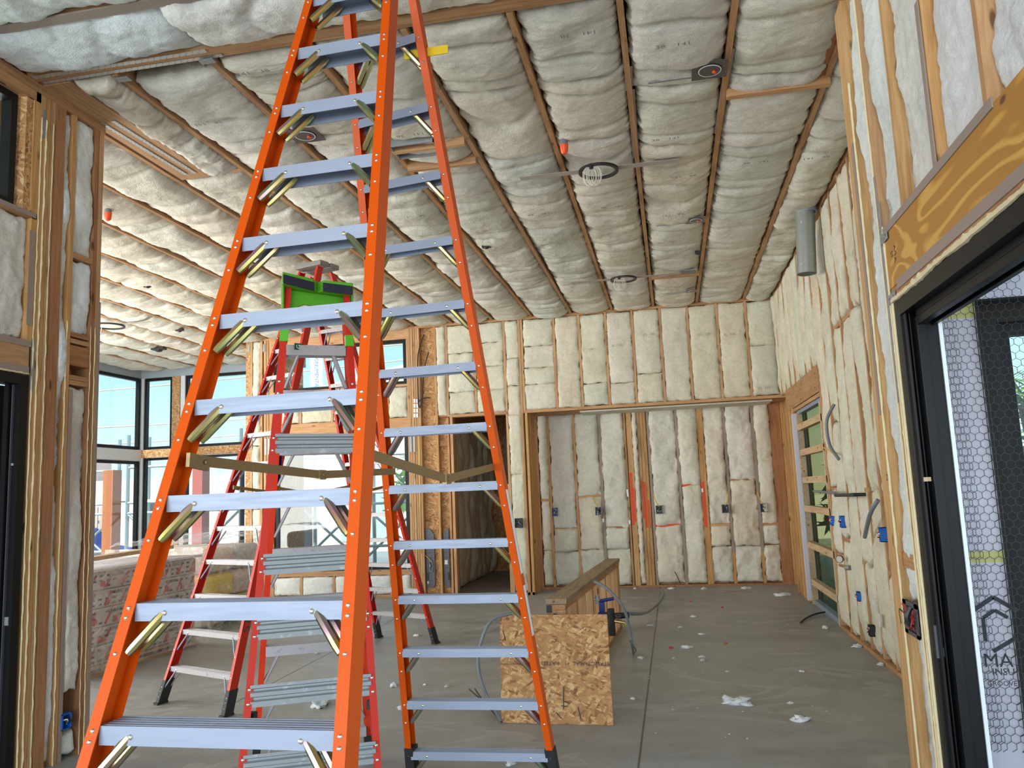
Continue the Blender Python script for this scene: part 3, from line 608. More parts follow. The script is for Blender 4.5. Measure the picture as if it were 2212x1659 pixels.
# far door: white gypsum return, framed glazing with wood battens
box('gypsum_return', (XW-.04, 11.55, .03), (XW+.13, 11.60, 2.52), 'drywall', wr)
scr = MB()
for px, py in ((1734, 1062), (1735, 1064), (1745, 1164), (1752, 1223), (1768, 1222), (1756, 1278), (1729, 965), (1730, 977), (1733, 1003), (1725, 905)):
    q = ony(px, py, 11.549); scr.dome((q.x, 11.5499, q.z), (0, -1, 0), .006, .002, 6)
scr.build('screw_head', 'dark_steel', wr)
d2 = struct(MB().box((XW+.02, 9.62, 2.50), (XW+.10, 11.5, 2.545)).box((XW+.02, 9.62, 0), (XW+.10, 9.67, 2.5)).box((XW+.02, 11.45, .0), (XW+.10, 11.5, 2.5)).box((XW+.02, 9.62, 0), (XW+.10, 11.5, .06)).build('door_2', 'aluminium'))
box('pane', (XW+.085, 9.65, .05), (XW+.095, 11.48, 2.52), 'mirror_glass', d2)
for y in (9.69, 11.43): box('batten', (XW+.0, y-.03, .0), (XW+.07, y+.03, 2.5), 'pale_wood', d2)
for z in (.30, .78, 1.25, 1.62, 1.98, 2.32): box('batten', (XW-.005, 9.66, z-.045), (XW+.065, 11.46, z+.035), 'pale_wood', d2)
for z in (.36, 1.0, 1.5, 2.1): box('rail_strip', (XW-.012, 11.35, z-.2), (XW-.006, 11.365, z+.2), 'aluminium', d2)
# ================================================================== NEAR RIGHT WALL with the big black door (plane x = 1.17)
XN = 1.17; YE = 4.86
wn = struct(MB().box((XN+.145, -3.0, 2.50), (XN+.185, YE+.1, Z+.2)).box((XN+.145, 4.36, 0), (XN+.185, YE+.1, 2.50)).box((XN+.05, YE+.09, 0), (1.69, YE+.13, Z+.2)).build('wall_right', 'osb'))
box('top_plate', (XN, -3.0, Z-.06), (XN+.14, YE, Z-.002), 'fir_y', wn)
def yv(px, py=0): return onx(px, py, XN).y
box('stud', (XN-.004, 4.775, 0), (XN+.14, YE+.08, Z-.06), 'fir_gold', wn)
for ya, m_ in ((4.43, 'fir'), (4.02, 'fir_gold'), (3.49, 'fir_gold'), (2.955, 'fir'), (2.42, 'fir'), (1.9, 'fir'), (1.3, 'fir')):
    box('stud', (XN, ya, 0 if ya > 4.3 else 2.86), (XN+.14, ya+.037, Z-.06), m_, wn)
box('stud', (XN-.003, 4.385, 0), (XN+.14, 4.425, 2.86), 'fir', wn); box('stud', (XN-.001, 4.345, 0), (XN+.14, 4.38, 2.50), 'fir', wn)
box('header', (XN-.004, -3.0, 2.56), (XN+.14, 4.38, 2.86), 'laminated_beam', wn)
box('header', (XN-.006, -3.0, 2.505), (XN+.14, 4.34, 2.555), 'fir_y', wn)
MB().box((XN-.010, 2.90, 2.845), (XN-.0045, 4.40, 2.885)).box((XN-.012, 1.2, 2.525), (XN-.0065, 4.22, 2.575)).build('shim_strip', 'taupe_shim', wn)
MB().box((XN-.009, 3.50, 2.88), (XN-.002, 3.535, 3.62)).box((XN-.006, 4.43, 1.98), (XN-.001, 4.463, 3.2)).box((XN-.008, 4.80, 1.95), (XN-.0045, 4.85, 3.55)).build('shim_strip', 'taupe_shim', wn)
def foam(name, pts, r, parent, off=(0, 0, 0)):
    global seed
    seed += 1; P = []; R_ = []; pts = [Vector(p) for p in pts]
    for a_, b_ in zip(pts, pts[1:]):
        n = max(2, int((b_-a_).length/.02))
        for i in range(n):
            p = a_+(b_-a_)*(i/n); k_ = noise.noise(p*13+Vector((seed, 0, 0))); k2 = noise.noise(p*47+Vector((seed, 5, 0)))
            P.append(p+Vector((k_, k_, k2))*.003); R_.append(r*(1+.45*k_+.45*max(0, k2)**2*3))
    P.append(pts[-1]); R_.append(r*.6)
    return MB().tube(P, R_, 7).build(name, 'foam', parent, smooth=True)
foam('foam_bead', [(XN-.005, 4.765, .0), (XN-.005, 4.765, 3.9)], .006, wn); foam('foam_bead', [(XN-.004, 4.43, 0), (XN-.004, 4.475, 4.3)], .0055, wn)
foam('foam_bead', [(XN-.006, 4.34, 0), (XN-.006, 4.34, 2.50)], .008, wn); foam('foam_bead', [(XN-.006, 4.385, 0), (XN-.006, 4.383, 2.9)], .006, wn)
foam('foam_bead', [(XN-.008, 4.33, 2.492), (XN-.008, 3.9, 2.492), (XN-.01, 3.6, 2.498), (XN-.01, 3.3, 2.494), (XN-.008, 1.0, 2.492)], .013, wn)
for k_, (ya, yb, za, zb) in enumerate(((4.47, 4.775, .95, Z-.06), (4.47, 4.775, .04, .80), (4.06, 4.43, 2.88, Z-.06), (3.53, 4.02, 2.88, Z-.06), (2.995, 3.49, 2.88, Z-.06), (2.46, 2.955, 2.88, Z-.06), (1.94, 2.42, 2.88, Z-.06))):
    seed += 1; me = batt_mesh(yb-ya+.01, zb-za, seed, bulge=.03, edge=.03, res=.018, rough=.022, ends=.03)
    put_batt(me, (XN+.045 if k_ < 2 else XN+.05, (ya+yb)/2, (za+zb)/2), (0, -1, 0), (0, 0, 1), (-1, 0, 0),
             ('white batt beside the black door jamb, above the dark wire box', 'white batt beside the black door jamb, below the dark wire box', 'bright white batt over the door beam, nearest the tall post', 'bright white batt over the door beam, second from the tall post', 'bright white batt over the door beam, third from the tall post', 'bright white batt over the door beam, fourth from the tall post', 'bright white batt over the door beam, fifth from the tall post')[k_], 'white batts around the black door', 'insulation_white_daylit')
box('blocking', (XN+.02, 4.47, 1.12), (XN+.12, 4.775, 1.20), 'fir_y', wn)
# metal clips at the beam end
for i, (z, yy) in enumerate(((2.83, 4.36), (2.50, 4.33))):
    t = thing('angle_clip', ('galvanised angle clip at the upper corner of the yellow beam', 'galvanised angle clip at the corner over the black door frame')[i], 'metal clip', (XN-.012, yy, z))
    pl_ = MB().box((XN-.014, yy-.07, z-.02), (XN-.011, yy+.06, z+.03)); pl_.cur = 1
    pl_.dome((XN-.014, yy-.04, z+.008), (-1, 0, 0), .007).dome((XN-.014, yy+.035, z+.008), (-1, 0, 0), .007).dome((XN-.014, yy-.01, z-.005), (-1, 0, 0), .006).build('plate', ['galvanised', 'dark_steel'], t)
tag(MB().box((XN-.010, 4.395, 2.0), (XN-.006, 4.42, 3.05)).build('metal_strap', 'galvanised', offset=(XN-.008, 4.4, 2.5)), 'narrow vertical metal strap on the stud beside the yellow beam', 'metal strap')
text('marker_writing', 'ZN', (XN-.0045, 4.80, 1.60), (0, -1, 0), (0, 0, 1), .05, 'ink', wn); text('stamp_print', 'APA', (XN-.005, 4.22, 2.71), (0, -.1, 1), (0, -1, 0), .05, 'ink', wn); text('stamp_print', 'FJ', (XN-.005, 4.27, 2.72), (0, -.1, 1), (0, -1, 0), .05, 'ink', wn)
# door frame
DX = XN-.006; JD = .235
dr = MB()
dr.box((DX, 4.245, 0), (DX+.05, 4.33, 2.485)).box((DX+.05, 4.20, 0), (DX+.155, 4.33, 2.485)).box((DX+.05, 4.16, 0), (DX+.09, 4.20, 2.44))
dr.box((DX, -3, 2.40), (DX+.05, 4.245, 2.485)).box((DX+.05, -3, 2.37), (DX+.155, 4.20, 2.485)).box((DX+.05, -3, 2.33), (DX+.09, 4.16, 2.37)).box((DX+.125, -3, 2.33), (DX+.15, 4.20, 2.37))
dr.box((DX+.01, 4.20, .0), (DX+.02, 4.245, 2.40)).box((DX+.03, 4.205, 0), (DX+.036, 4.245, 2.40))
d1 = struct(dr.build('door_1', 'black_metal', bevel=.002))
MB().box((DX+.0, 4.236, .75), (DX+.04, 4.243, .90)).box((DX+.012, 4.226, .76), (DX+.03, 4.236, .80)).build('strike_plate', 'grey_metal', d1)
MB().box((DX+.014, 4.19, 1.575), (DX+.046, 4.20, 1.595)).build('shim_block', 'pale_wood', d1)
MB().box((DX+.155, 4.19, 0), (DX+.172, 4.33, 2.47)).build('outer_trim', 'white_frame', d1)
# exterior papered wall seen through the door
YP = 4.80; XK = 1.705
we = struct(MB().box((1.40, YP, -.2), (XK, YP+.1, 3.6)).box((XK, YP, 2.56), (4.2, YP+.1, 3.6)).box((XK, YP, -.2), (4.2, YP+.1, .2)).build('wall_exterior', 'building_paper'))
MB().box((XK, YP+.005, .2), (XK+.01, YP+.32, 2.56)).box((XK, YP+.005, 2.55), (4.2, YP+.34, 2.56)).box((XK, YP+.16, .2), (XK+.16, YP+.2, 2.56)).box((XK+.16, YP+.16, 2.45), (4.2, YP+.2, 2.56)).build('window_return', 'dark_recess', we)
w3 = window('window_3', XK+.15, 4.0, .2, 2.47, YP+.22, fr=.09)
box('batten', (XK+.2, YP+.30, 1.72), (3.9, YP+.32, 1.735), 'black_metal', w3); box('batten', (XK+.2, YP+.30, 1.97), (3.9, YP+.32, 1.985), 'black_metal', w3)
tp = MB().box((1.42, YP-.002, 1.13), (XK, YP-.0005, 1.19)).box((1.5, YP-.002, 2.46), (XK, YP-.0005, 2.56)).build('yellow_tape', 'pale_tape', we)
# hexagonal wire mesh
hx = MB(); R_ = .026; dxh = R_*math.sqrt(3); 
def hexseg(a_, b_): hx.bar(a_, b_, .0022, .0022, (0, 1, 0))
for off_, x0_, x1_, z0_, z1_, yy in ((0, 1.40, 1.96, .2, 3.0, YP-.02), (.017, 1.44, 1.58, .2, 3.0, YP-.03), (.01, 1.66, 1.71, .2, 3.0, YP-.028)):
    nz = int((z1_-z0_)/(1.5*R_)); nx_ = int((x1_-x0_)/dxh)
    for j in range(nz):
        for i in range(nx_):
            cx_ = x0_+off_+i*dxh+(dxh/2 if j % 2 else 0); cz_ = z0_+j*1.5*R_
            jt_ = lambda k_: Vector((cx_+R_*math.sin(math.pi/3*k_), yy, cz_+R_*math.cos(math.pi/3*k_)))
            P = [jt_(k_) for k_ in (0, 1, 2, 3)]
            for a_, b_ in zip(P, P[1:]): hexseg(a_, b_)
for xx in (1.69, 1.70, 1.712, 1.5): hx.tube([(xx, YP-.025, 0), (xx, YP-.025, 2.95)], .0025, 4)
hx.build('wire_mesh', 'mesh_wire', we)
# print on the paper wall
q = ony(2150, 1360, YP-.003)
lg = MB(); lq = ony(2152, 1352, YP); lx = lq.x; lz = lq.z
for s_ in (.11, .06):
    P = [(-s_, -s_*1.3), (-s_, s_*.7), (0, s_*1.35), (s_, s_*.7)]
    for (a0, a1), (b0, b1) in zip(P, P[1:]): lg.bar((lx+a0, YP-.002, lz+a1), (lx+b0, YP-.002, lz+b1), .022 if s_ > .1 else .018, .002, (0, 1, 0))
lg.bar((lx-.03, YP-.002, lz-.13), (lx+.09, YP-.002, lz-.06), .02, .002, (0, 1, 0))
lg.build('printed_emblem', 'ink', we)
text('paper_print', 'MA', ony(2156, 1428, YP-.002), (1, 0, 0), (0, 0, 1), .10, 'ink', we); text('paper_print', 'INSU', ony(2168, 1452, YP-.002), (1, 0, 0), (0, 0, 1), .05, 'ink', we); text('paper_print', 'GROOVE', ony(2165, 1477, YP-.002), (1, 0, 0), (0, 0, 1), .035, 'ink', we)
# ================================================================== NEAR LEFT WALL (plane x = -4.0)
XP = -4.0; YL = 5.07
wp = struct(MB().box((XP-.19, 4.55, 0), (XP-.15, YL, Z+.2)).box((XP-.19, -3, 2.46), (XP-.15, 4.55, 3.56)).box((XP-.19, -3, 4.33), (XP-.15, 4.55, Z+.2)).build('wall_left', 'osb'))
box('top_plate', (XP-.15, -3, Z-.045), (XP, YL, Z-.022), 'fir_y', wp); box('top_plate', (XP-.15, -3, Z-.09), (XP+.002, YL, Z-.047), 'fir_y', wp)
def lstud(ya, yb, z0, z1, m_, dx=0): box('stud', (XP-.145, ya, z0), (XP+dx, yb, z1), m_, wp)
lstud(4.975, 5.012, 0, Z-.09, 'fir_dark', .0); lstud(5.015, 5.055, 0, Z-.09, 'fir', .003); box('shim_strip', (XP+.003, 5.04, 0), (XP+.006, 5.065, 3.1), 'taupe_shim', wp)
lstud(4.74, 4.778, 0, Z-.09, 'fir_gold'); lstud(4.575, 4.665, 0, Z-.09, 'fir_dark', .004)
for ya, yb, m_ in ((4.452, 4.486, 'fir_gold'), (4.49, 4.528, 'fir_gold'), (4.532, 4.57, 'fir')): lstud(ya, yb, 0, Z-.09, m_, random.uniform(-.004, .002))
lstud(4.40, 4.449, 2.70, Z-.09, 'fir_gold'); box('shim_strip', (XP+.001, 4.385, 2.8), (XP+.004, 4.43, 3.43), 'taupe_shim', wp)
lstud(-3, 4.44, 3.515, 3.555, 'fir_y'); box('shim_strip', (XP+.001, -3, 3.52), (XP+.005, 4.43, 3.552), 'taupe_shim', wp)
lstud(-3, 4.44, 4.33, 4.395, 'fir_y'); box('rough_panel', (XP-.145, 4.33, 3.56), (XP-.01, 4.385, 4.33), 'osb', wp); lstud(4.386, 4.399, 3.56, 4.33, 'fir_gold'); lstud(4.34, 4.449, 4.33, Z-.09, 'fir_y', -.002)
box('header', (XP-.145, -3, 2.53), (XP+.0, 4.42, 2.66), 'fir_y', wp)
MB().box((XP-.01, -3, 2.66), (XP+.006, 4.43, 2.70)).box((XP-.01, -3, 2.49), (XP+.006, 4.42, 2.53)).build('shim_strip', 'taupe_shim', wp)
box('blocking', (XP-.12, 4.78, 3.36), (XP-.002, 4.975, 3.40), 'fir_y', wp)
for z, m_ in ((2.80, 'fir_dark_y'), (2.755, 'fir_y'), (2.60, 'fir_dark_y'), (2.50, 'fir_y'), (2.465, 'fir_y')): box('blocking', (XP-.12, 4.78, z), (XP-.006, 4.975, z+(.14 if z == 2.6 else .032)), m_, wp)
box('shim_strip', (XP-.05, 4.785, 0), (XP+.004, 4.815, 2.43), 'taupe_shim', wp)
for z0_, y_, r_ in ((0, 4.447, .0055), (0, 4.488, .008), (0, 4.553, .0055), (0, 4.738, .0055), (0, 4.972, .004), (0, 5.014, .005)):
    foam('foam_bead', [(XP+.005, y_, z0_), (XP+.005, y_-.004, 1.6), (XP+.005, y_, 2.9 if y_ > 4.7 else Z-.25)], r_*.68, wp)
foam('foam_bead', [(XP+.006, 3.0, 2.485), (XP+.006, 4.42, 2.485)], .006, wp)
MB().box((XP+.002, 4.436, 2.38), (XP+.006, 4.462, 2.72)).box((XP+.002, 4.455, 4.1), (XP+.006, 4.48, 4.3)).build('metal_plate', 'galvanised', wp)
for k_, (ya, yb, za, zb) in enumerate(((4.78, 4.975, 3.41, Z-.10), (4.78, 4.975, 2.84, 3.355), (4.815, 4.965, .42, 2.45), (4.815, 4.95, .03, .17), (4.665, 4.74, .03, Z-.1), (3.9, 4.39, 2.71, 3.51))):
    seed += 1; me = batt_mesh(yb-ya+.01, zb-za, seed, bulge=.02 if k_ != 4 else .01, edge=.025, res=.015, rough=.02, ends=.03)
    put_batt(me, (XP-.03, (ya+yb)/2, (za+zb)/2), (0, 1, 0), (0, 0, 1), (1, 0, 0),
             ('white batt in the left pillar, topmost piece under the ceiling plate', 'white batt in the left pillar, piece just above the red-brown blocks', 'long narrow white batt in the left pillar above the blue box', 'scrap of white batt in the left pillar below the blue box', 'thin strip of batt squeezed beside the wide brown post in left pillar', 'wide white batt below the small left window')[k_], 'batts in the left pillar', 'insulation_white_daylit')
text('marker_writing', '13/2', (XP+.0045, 4.62, 1.42), (0, 1, 0), (0, 0, 1), .05, 'ink_soft', wp)
w4 = window('window_4', 2.4, 4.30, 3.56, 4.325, XP-.13, fr=.05, axis='y'); MB().box((XP-.115, 2.4, 3.61), (XP-.11, 4.29, 4.28)).build('insect_mesh', 'glass', w4)
d3 = MB().box((XP-.12, 4.37, 0), (XP-.005, 4.43, 2.475)).box((XP-.12, -3, 2.415), (XP-.005, 4.37, 2.475)).box((XP-.09, 4.335, 0), (XP-.06, 4.37, 2.415)).box((XP-.15, 4.32, 0), (XP-.125, 4.43, 2.41))
d3 = struct(d3.build('door_3', 'black_metal')); box('pane', (XP-.10, 2.5, 0), (XP-.09, 4.34, 2.41), 'glass', d3); box('edge_strip', (XP-.052, 4.352, 0), (XP-.046, 4.369, 2.41), 'grey_metal', d3)
MB().box((XP-.05, 4.362, .93), (XP-.02, 4.369, .98)).box((XP-.05, 4.362, 1.9), (XP-.03, 4.369, 1.915)).build('latch', 'galvanised', d3)
pr_ = struct(box('trim_1', (XP-.75, 2.0, -.1), (XP-.60, 4.6, 3.3), 'pink_stucco'))
# ================================================================== CORNER WINDOW ROOM
XC, YC = -10.81, 14.98
sf = MB().box((XC-.1, YC-.02, 4.30), (XR_-3.1, YC+.12, Z+.25)).box((XC-.1, 4.0, 4.30), (XC+.02, YC+.12, Z+.25)); wc = struct(sf.build('wall_window_corner', 'grey_soffit'))
box('post', (XC-.08, YC-.02, 0), (XC+.09, YC+.10, 4.3), 'white_frame', wc)
box('transom', (XC+.02, YC-.03, 2.64), (-7.2, YC+.08, 2.80), 'osb', wc); box('transom', (XC-.06, 6.0, 2.58), (XC+.06, YC-.03, 2.80), 'white_frame', wc)
box('post', (-10.06, YC-.03, 0), (-9.88, YC+.08, 4.3), 'osb', wc); box('post', (-9.87, YC-.02, 0), (-9.77, YC+.08, 4.3), 'white_frame', wc)
box('sole_plate', (XC, YC-.03, 0), (-7.2, YC+.08, .06), 'fir_x', wc)
box('partition', (-7.28, YB+.1, 0), (-7.2, YC+.1, Z+.2), 'osb', wc)
window('window_5', XC+.10, -10.07, 2.81, 4.29, YC, fr=.05); window('window_6', XC+.10, -10.07, .70, 2.63, YC, fr=.05)
window('window_7', -9.76, -7.25, 2.81, 4.29, YC, fr=.05); window('window_8', -9.76, -7.25, .06, 2.63, YC, fr=.05, mull=(-8.5,))
window('window_9', 12.0, YC-.05, 2.81, 4.29, XC-.04, fr=.06, axis='y'); window('window_10', 12.0, YC-.05, .70, 2.57, XC-.04, fr=.06, axis='y')
box('low_wall', (XC-.05, 6, 0), (XC+.05, YC, .70), 'white_frame', wc); box('low_wall', (XC, YC-.02, .06), (-10.06, YC+.06, .7), 'white_frame', wc)
# ================================================================== LADDERS
def chan(mb, p0, p1, win, ddir, fl, dep, t=.004):
    """C rail from p0 to p1: p = inner edge of the front flange; win = inward, ddir = front to back"""
    win = Vector(win).normalized(); ddir = Vector(ddir).normalized(); o = -fl
    prof = [(0, 0), (0, t), (o+t, t), (o+t, dep-t), (0, dep-t), (0, dep), (o, dep), (o, 0)]
    P0 = [Vector(p0)+win*a+ddir*b for a, b in prof]; P1 = [Vector(p1)+win*a+ddir*b for a, b in prof]
    n = 8; mb.add(P0+P1, [(0, 1, 2, 7), (2, 3, 6, 7), (3, 4, 5, 6), (15, 10, 9, 8), (15, 14, 11, 10), (14, 13, 12, 11)]+[(i, (i+1) % n, (i+1) % n+n, i+n) for i in range(n)])
class Rail:
    def __init__(s, bx, by, kx, ky): s.b = Vector((bx, by, 0)); s.k = Vector((kx, ky, 1))
    def at(s, z): return s.b+s.k*z
def ladder_side(root, A, B, ddir, steps, ztop, rail_m, step_m, brace_m, fl, dep, lip, tdep, foot=.16, foot_m='black_rubber', double=True, rung_out=None, brace_len=.15, zbot=0, r_br=.013, wide=None):
    """A, B: Rail objects through the inner edges of the front flanges; ddir: unit vector from the outer face toward the inside of the ladder"""
    ddir = Vector(ddir).normalized()
    for k_, (P, Q) in enumerate(((A, B), (B, A))):
        win = (Q.at(1)-P.at(1)); win.z = 0; win.normalize(); m = MB()
        chan(m, P.at(foot+zbot), P.at(ztop), win, ddir, fl, dep)
        m.cur = 1
        for z in steps:
            for dz in ((0.012, -.012) if double else (0,)): m.dome(P.at(z-lip/2+dz)-win*(fl*.5), -ddir, .0062, .004, 8)
            m.dome(P.at(z-lip-brace_len*.78)-win*(fl*.5), -ddir, .006, .004, 8)
        m.build('rail', [rail_m, 'rivet_steel'], root)
        f = MB(); p0, p1 = P.at(zbot), P.at(foot+zbot+.012); oo = -win*(fl+.004)-ddir*.004
        f.prism([p0+oo, p0+oo+win*(fl+.012), p0+oo+win*(fl+.012)+ddir*(dep+.01), p0+oo+ddir*(dep+.01)], p1-p0)
        f.prism([p0+oo-win*.006-ddir*.008, p0+oo+win*(fl+.02)-ddir*.008, p0+oo+win*(fl+.02)+ddir*(dep+.018), p0+oo-win*.006+ddir*(dep+.018)], (0, 0, .018))
        f.cur = 1
        for z in (.06, .10): f.dome(P.at(z+zbot)-win*(fl*.5)-ddir*.004, -ddir, .006, .004, 8)
        f.build('foot', [foot_m, 'galvanised'], root)
    for z in steps:
        a, b = A.at(z), B.at(z); d = (b-a); L = d.length; d.normalize(); m = MB(); td = tdep
        t = .003; gr = []
        prof = [(0, -lip), (0, 0)]
        for g in range(5): gr += [(td*(g+.25)/5, 0), (td*(g+.3)/5, -.003), (td*(g+.7)/5, -.003), (td*(g+.75)/5, 0)]
        prof += gr+[(td, 0), (td, -lip), (td-t, -lip), (td-t, -.006), (t, -.006), (t, -lip)]
        e1 = ddir; e2 = Vector((0, 0, 1))
        a2, b2 = a-d*.004+ddir*.004, b+d*.004+ddir*.004
        n = len(prof); P0 = [a2+e1*u+e2*v for u, v in prof]; P1 = [b2+e1*u+e2*v for u, v in prof]
        fs = [(i, (i+1) % n, (i+1) % n+n, i+n) for i in range(n)]
        m.add(P0+P1, fs)
        m.cur = 1
        q = .085 if L > .3 else .07
        for s_ in (q, L-q): m.dome(a+d*s_+Vector((0, 0, -lip*.55))+ddir*.004, -ddir, .0075, .005, 8)
        stp = m.build('step', [step_m, 'rivet_steel'], root)
        for end in (0, 1):
            o_, dd = (a, d) if end == 0 else (b, -d)
            q_ = q
            for w_ in (r_br+.003, td-r_br-.004):
                top = o_+dd*q_+ddir*(w_+.004)+Vector((0, 0, -lip*.35)); RR = A if end == 0 else B
                bot = RR.at(z-lip-brace_len*.80)+ddir*(w_+.006)+dd*.004
                br = MB(); mid0 = top+(bot-top)*.16; mid1 = top+(bot-top)*.86
                br.tube([top, mid0, mid1, bot], [r_br*.8, r_br, r_br, r_br*.8], 8)
                br.build('brace', brace_m, stp, smooth=True)
# ---- big orange twin ladder
SS = .282
bl = thing('step_ladder', 'tall bright orange fibreglass twin step ladder standing closest, aluminium steps on both sides', 'ladder', (-1.1, 2.95, 0))
FA, FB = Rail(-1.500, 1.460, .0612, .3703), Rail(-.739, 1.450, -.0665, .3694)
BA, BB = Rail(-1.476, 4.415, .0455, -.3120), Rail(-.716, 4.435, -.0753, -.3400)
zf = [H+(n+.04)*SS+.022 for n in range(-5, 9)]; zb = [H+(n+.16)*SS+.018 for n in range(-5, 8)]
ladder_side(bl, FA, FB, (0, 1, 0), zf, 4.02, 'orange_fibreglass', 'aluminium', 'zinc_chromate', .032, .085, .046, .092, foot=.16, brace_len=.096)
def back_side(root, A, B, out, steps, ztop, *a, **k):
    """visible face is the inner side: flange pixels were surveyed on the face toward the viewer"""
    ladder_side(root, A, B, out, steps, ztop, *a, **k)
ladder_side(bl, BA, BB, (0, 1, 0), zb, 4.0, 'orange_fibreglass', 'aluminium', 'zinc_chromate', .034, .085, .042, .075, foot=.26, double=False, brace_len=.10)
cap = MB(); c0 = (FA.at(4.0)+BA.at(4.0))/2; c1 = (FB.at(4.0)+BB.at(4.0))/2
cap.box((c0.x-.06, min(FA.at(4.0).y, BA.at(4.0).y)-.02, 3.99), (c1.x+.06, max(FA.at(4).y, BA.at(4).y)+.13, 4.05)); cap.build('top_cap', 'orange_fibreglass', bl, bevel=.008)
def spreader(root, P, Q, z, dip, m, w=.032, off=(0, 0, 0)):
    off = Vector(off); a = P.at(z)+off; b = Q.at(z)+off; mid = (a+b)/2-Vector((0, 0, dip)); s_ = MB()
    s_.bar(a, mid+(mid-a).normalized()*.02, .005, w, (0, 0, 1)); s_.bar(mid+(mid-b).normalized()*.02, b, .005, w, (0, 0, 1))
    s_.bar(a-Vector((.0, .03, 0)), a+Vector((0, .07, -.01)), .012, w*1.3); s_.bar(mid-Vector((0, .03, 0)), mid+Vector((0, .03, 0)), .016, w*1.2)
    s_.dome(mid+Vector((.009, 0, 0)), (1, 0, 0), .008); s_.dome(a+Vector((.009, .05, -.005)), (1, 0, 0), .008)
    s_.build('spreader_bar', m, root)
spreader(bl, FA, BA, 1.735, .03, 'bronze_steel', off=(.02, .05, 0)); spreader(bl, FB, BB, 1.735, .07, 'bronze_steel', off=(-.0, .05, 0))
lbm = MB()
for (za, zb_) in ((1.62, 1.20), (1.14, .88)):
    p, q = BB.at(za)+Vector((.0346, 0, 0)), BB.at(zb_)+Vector((.0346, 0, 0))
    lbm.prism([p+Vector((0, .015, 0)), p+Vector((0, .07, 0)), q+Vector((0, .07, 0)), q+Vector((0, .015, 0))], (.0006, 0, 0))
lbm.build('warning_label', 'white_label', bl)
p = BB.at(3.47)
MB().box((p.x-.085, 3.27, 3.56), (p.x+.12, 3.275, 3.60)).build('yellow_tag', 'yellow_label', bl)
# ---- tall red twin ladder behind
rl = thing('step_ladder', 'tall weathered red fibreglass twin ladder standing by the plastic-wrapped pallet, marked 4225', 'ladder', (-3.5, 7.6, 0))
LA, LB = Rail(-4.262, 6.20, .1546, .3500), Rail(-3.485, 5.86, .0150, .4080)
RA, RB = Rail(-3.470, 9.16, -.0400, -.3470), Rail(-2.690, 8.78, -.1800, -.2580)
dv = Vector((.20, .98, 0)).normalized()
zr = [H+(n+.34)*SS for n in range(-5, 8)]
ladder_side(rl, LA, LB, dv, zr, 3.98, 'red_fibreglass', 'worn_aluminium', 'aluminium', .032, .09, .04, .085, foot=.17, double=False, r_br=.006)
zr2 = [H+(n+.46)*SS for n in range(-5, 8)]
ladder_side(rl, RA, RB, dv, zr2, 3.98, 'red_fibreglass', 'worn_aluminium', 'aluminium', .032, .09, .04, .085, foot=.17, double=False, r_br=.006)
cc = [onz(639, 582, 3.99), onz(689, 571, 3.99)]
cm = MB(); ax = (cc[1]-cc[0]).normalized(); ay = Vector((0, 0, 1)).cross(ax)
for o_ in (0, .16): cm.prism([cc[0]-ax*.02+ay*o_, cc[1]+ax*.02+ay*o_, cc[1]+ax*.02+ay*(o_+.13), cc[0]-ax*.02+ay*(o_+.13)], (0, 0, .05))
cm.prism([cc[0]+ay*.05+Vector((0, 0, .01)), cc[1]+ay*.05+Vector((0, 0, .01)), cc[1]+ay*.24+Vector((0, 0, .01)), cc[0]+ay*.24+Vector((0, 0, .01))], (0, 0, .03))
cm.build('top_cap', 'cap_grey', rl, bevel=.006)
spreader(rl, LA, RA, 1.76, .10, 'bronze_steel', w=.028, off=(.03, .05, 0)); spreader(rl, LB, RB, 1.74, .12, 'bronze_steel', w=.028, off=(-.0, .05, 0))
def on_rail(R_, z, side): return R_.at(z)+side
wv = (LB.at(1)-LA.at(1)); wv.z = 0; wv.normalize()
o_ = LB.at(.70)+wv*.0330+dv*.045
text('marker_number', '4225', o_, -(LB.k.normalized()), dv, .115, 'ink', rl, sx=1.15)
o_ = RB.at(.62)-wv*.0008*0+dv*.045+wv*.0330
text('marker_number', '20', o_, -(RB.k.normalized()), dv, .10, 'ink', rl, sx=1.1)
yl = LB.at(1.25)+wv*.033; MB().prism([yl+dv*.01, yl+dv*.08, yl+dv*.08+LB.k*.28, yl+dv*.01+LB.k*.28], wv*.0006).build('yellow_sticker', 'yellow_label', rl)
# ---- red ladder with green top
gl = thing('step_ladder', 'shorter red ladder with lime green moulded top standing behind the orange ladder', 'ladder', (-1.95, 4.1, 0))
NA, NB = Rail(-1.905, 3.310, .0240, .1560), Rail(-1.340, 3.530, -.1190, .1640)
FA2, FB2 = Rail(-2.590, 4.770, .2550, -.3450), Rail(-2.010, 5.060, .1230, -.4040)
wn_ = (NB.at(1)-NA.at(1)); wn_.z = 0; wn_.normalize(); dn = Vector((0, 0, 1)).cross(wn_)
for P, s_ in ((NA, 1), (NB, -1)):
    m_ = MB(); chan(m_, P.at(.12), P.at(2.72), wn_*s_, dn, .032, .035)
    m_.cur = 1
    for n in (-5, -4, -3, -2, -1, 1, 2):
        for dz in (.03, -.03): m_.dome(P.at(H+n*SS+dz)-wn_*(s_*.016), -dn, .0085, .006, 8)
    m_.build('rail', ['red_fibreglass', 'rivet_steel'], gl)
    f = MB(); p0 = P.at(0)-wn_*(s_*.036); f.prism([p0-dn*.006, p0+wn_*(s_*.042)-dn*.006, p0+wn_*(s_*.042)+dn*.045, p0+dn*.045], P.at(.13)-P.at(0)); f.build('foot', 'black_rubber', gl)
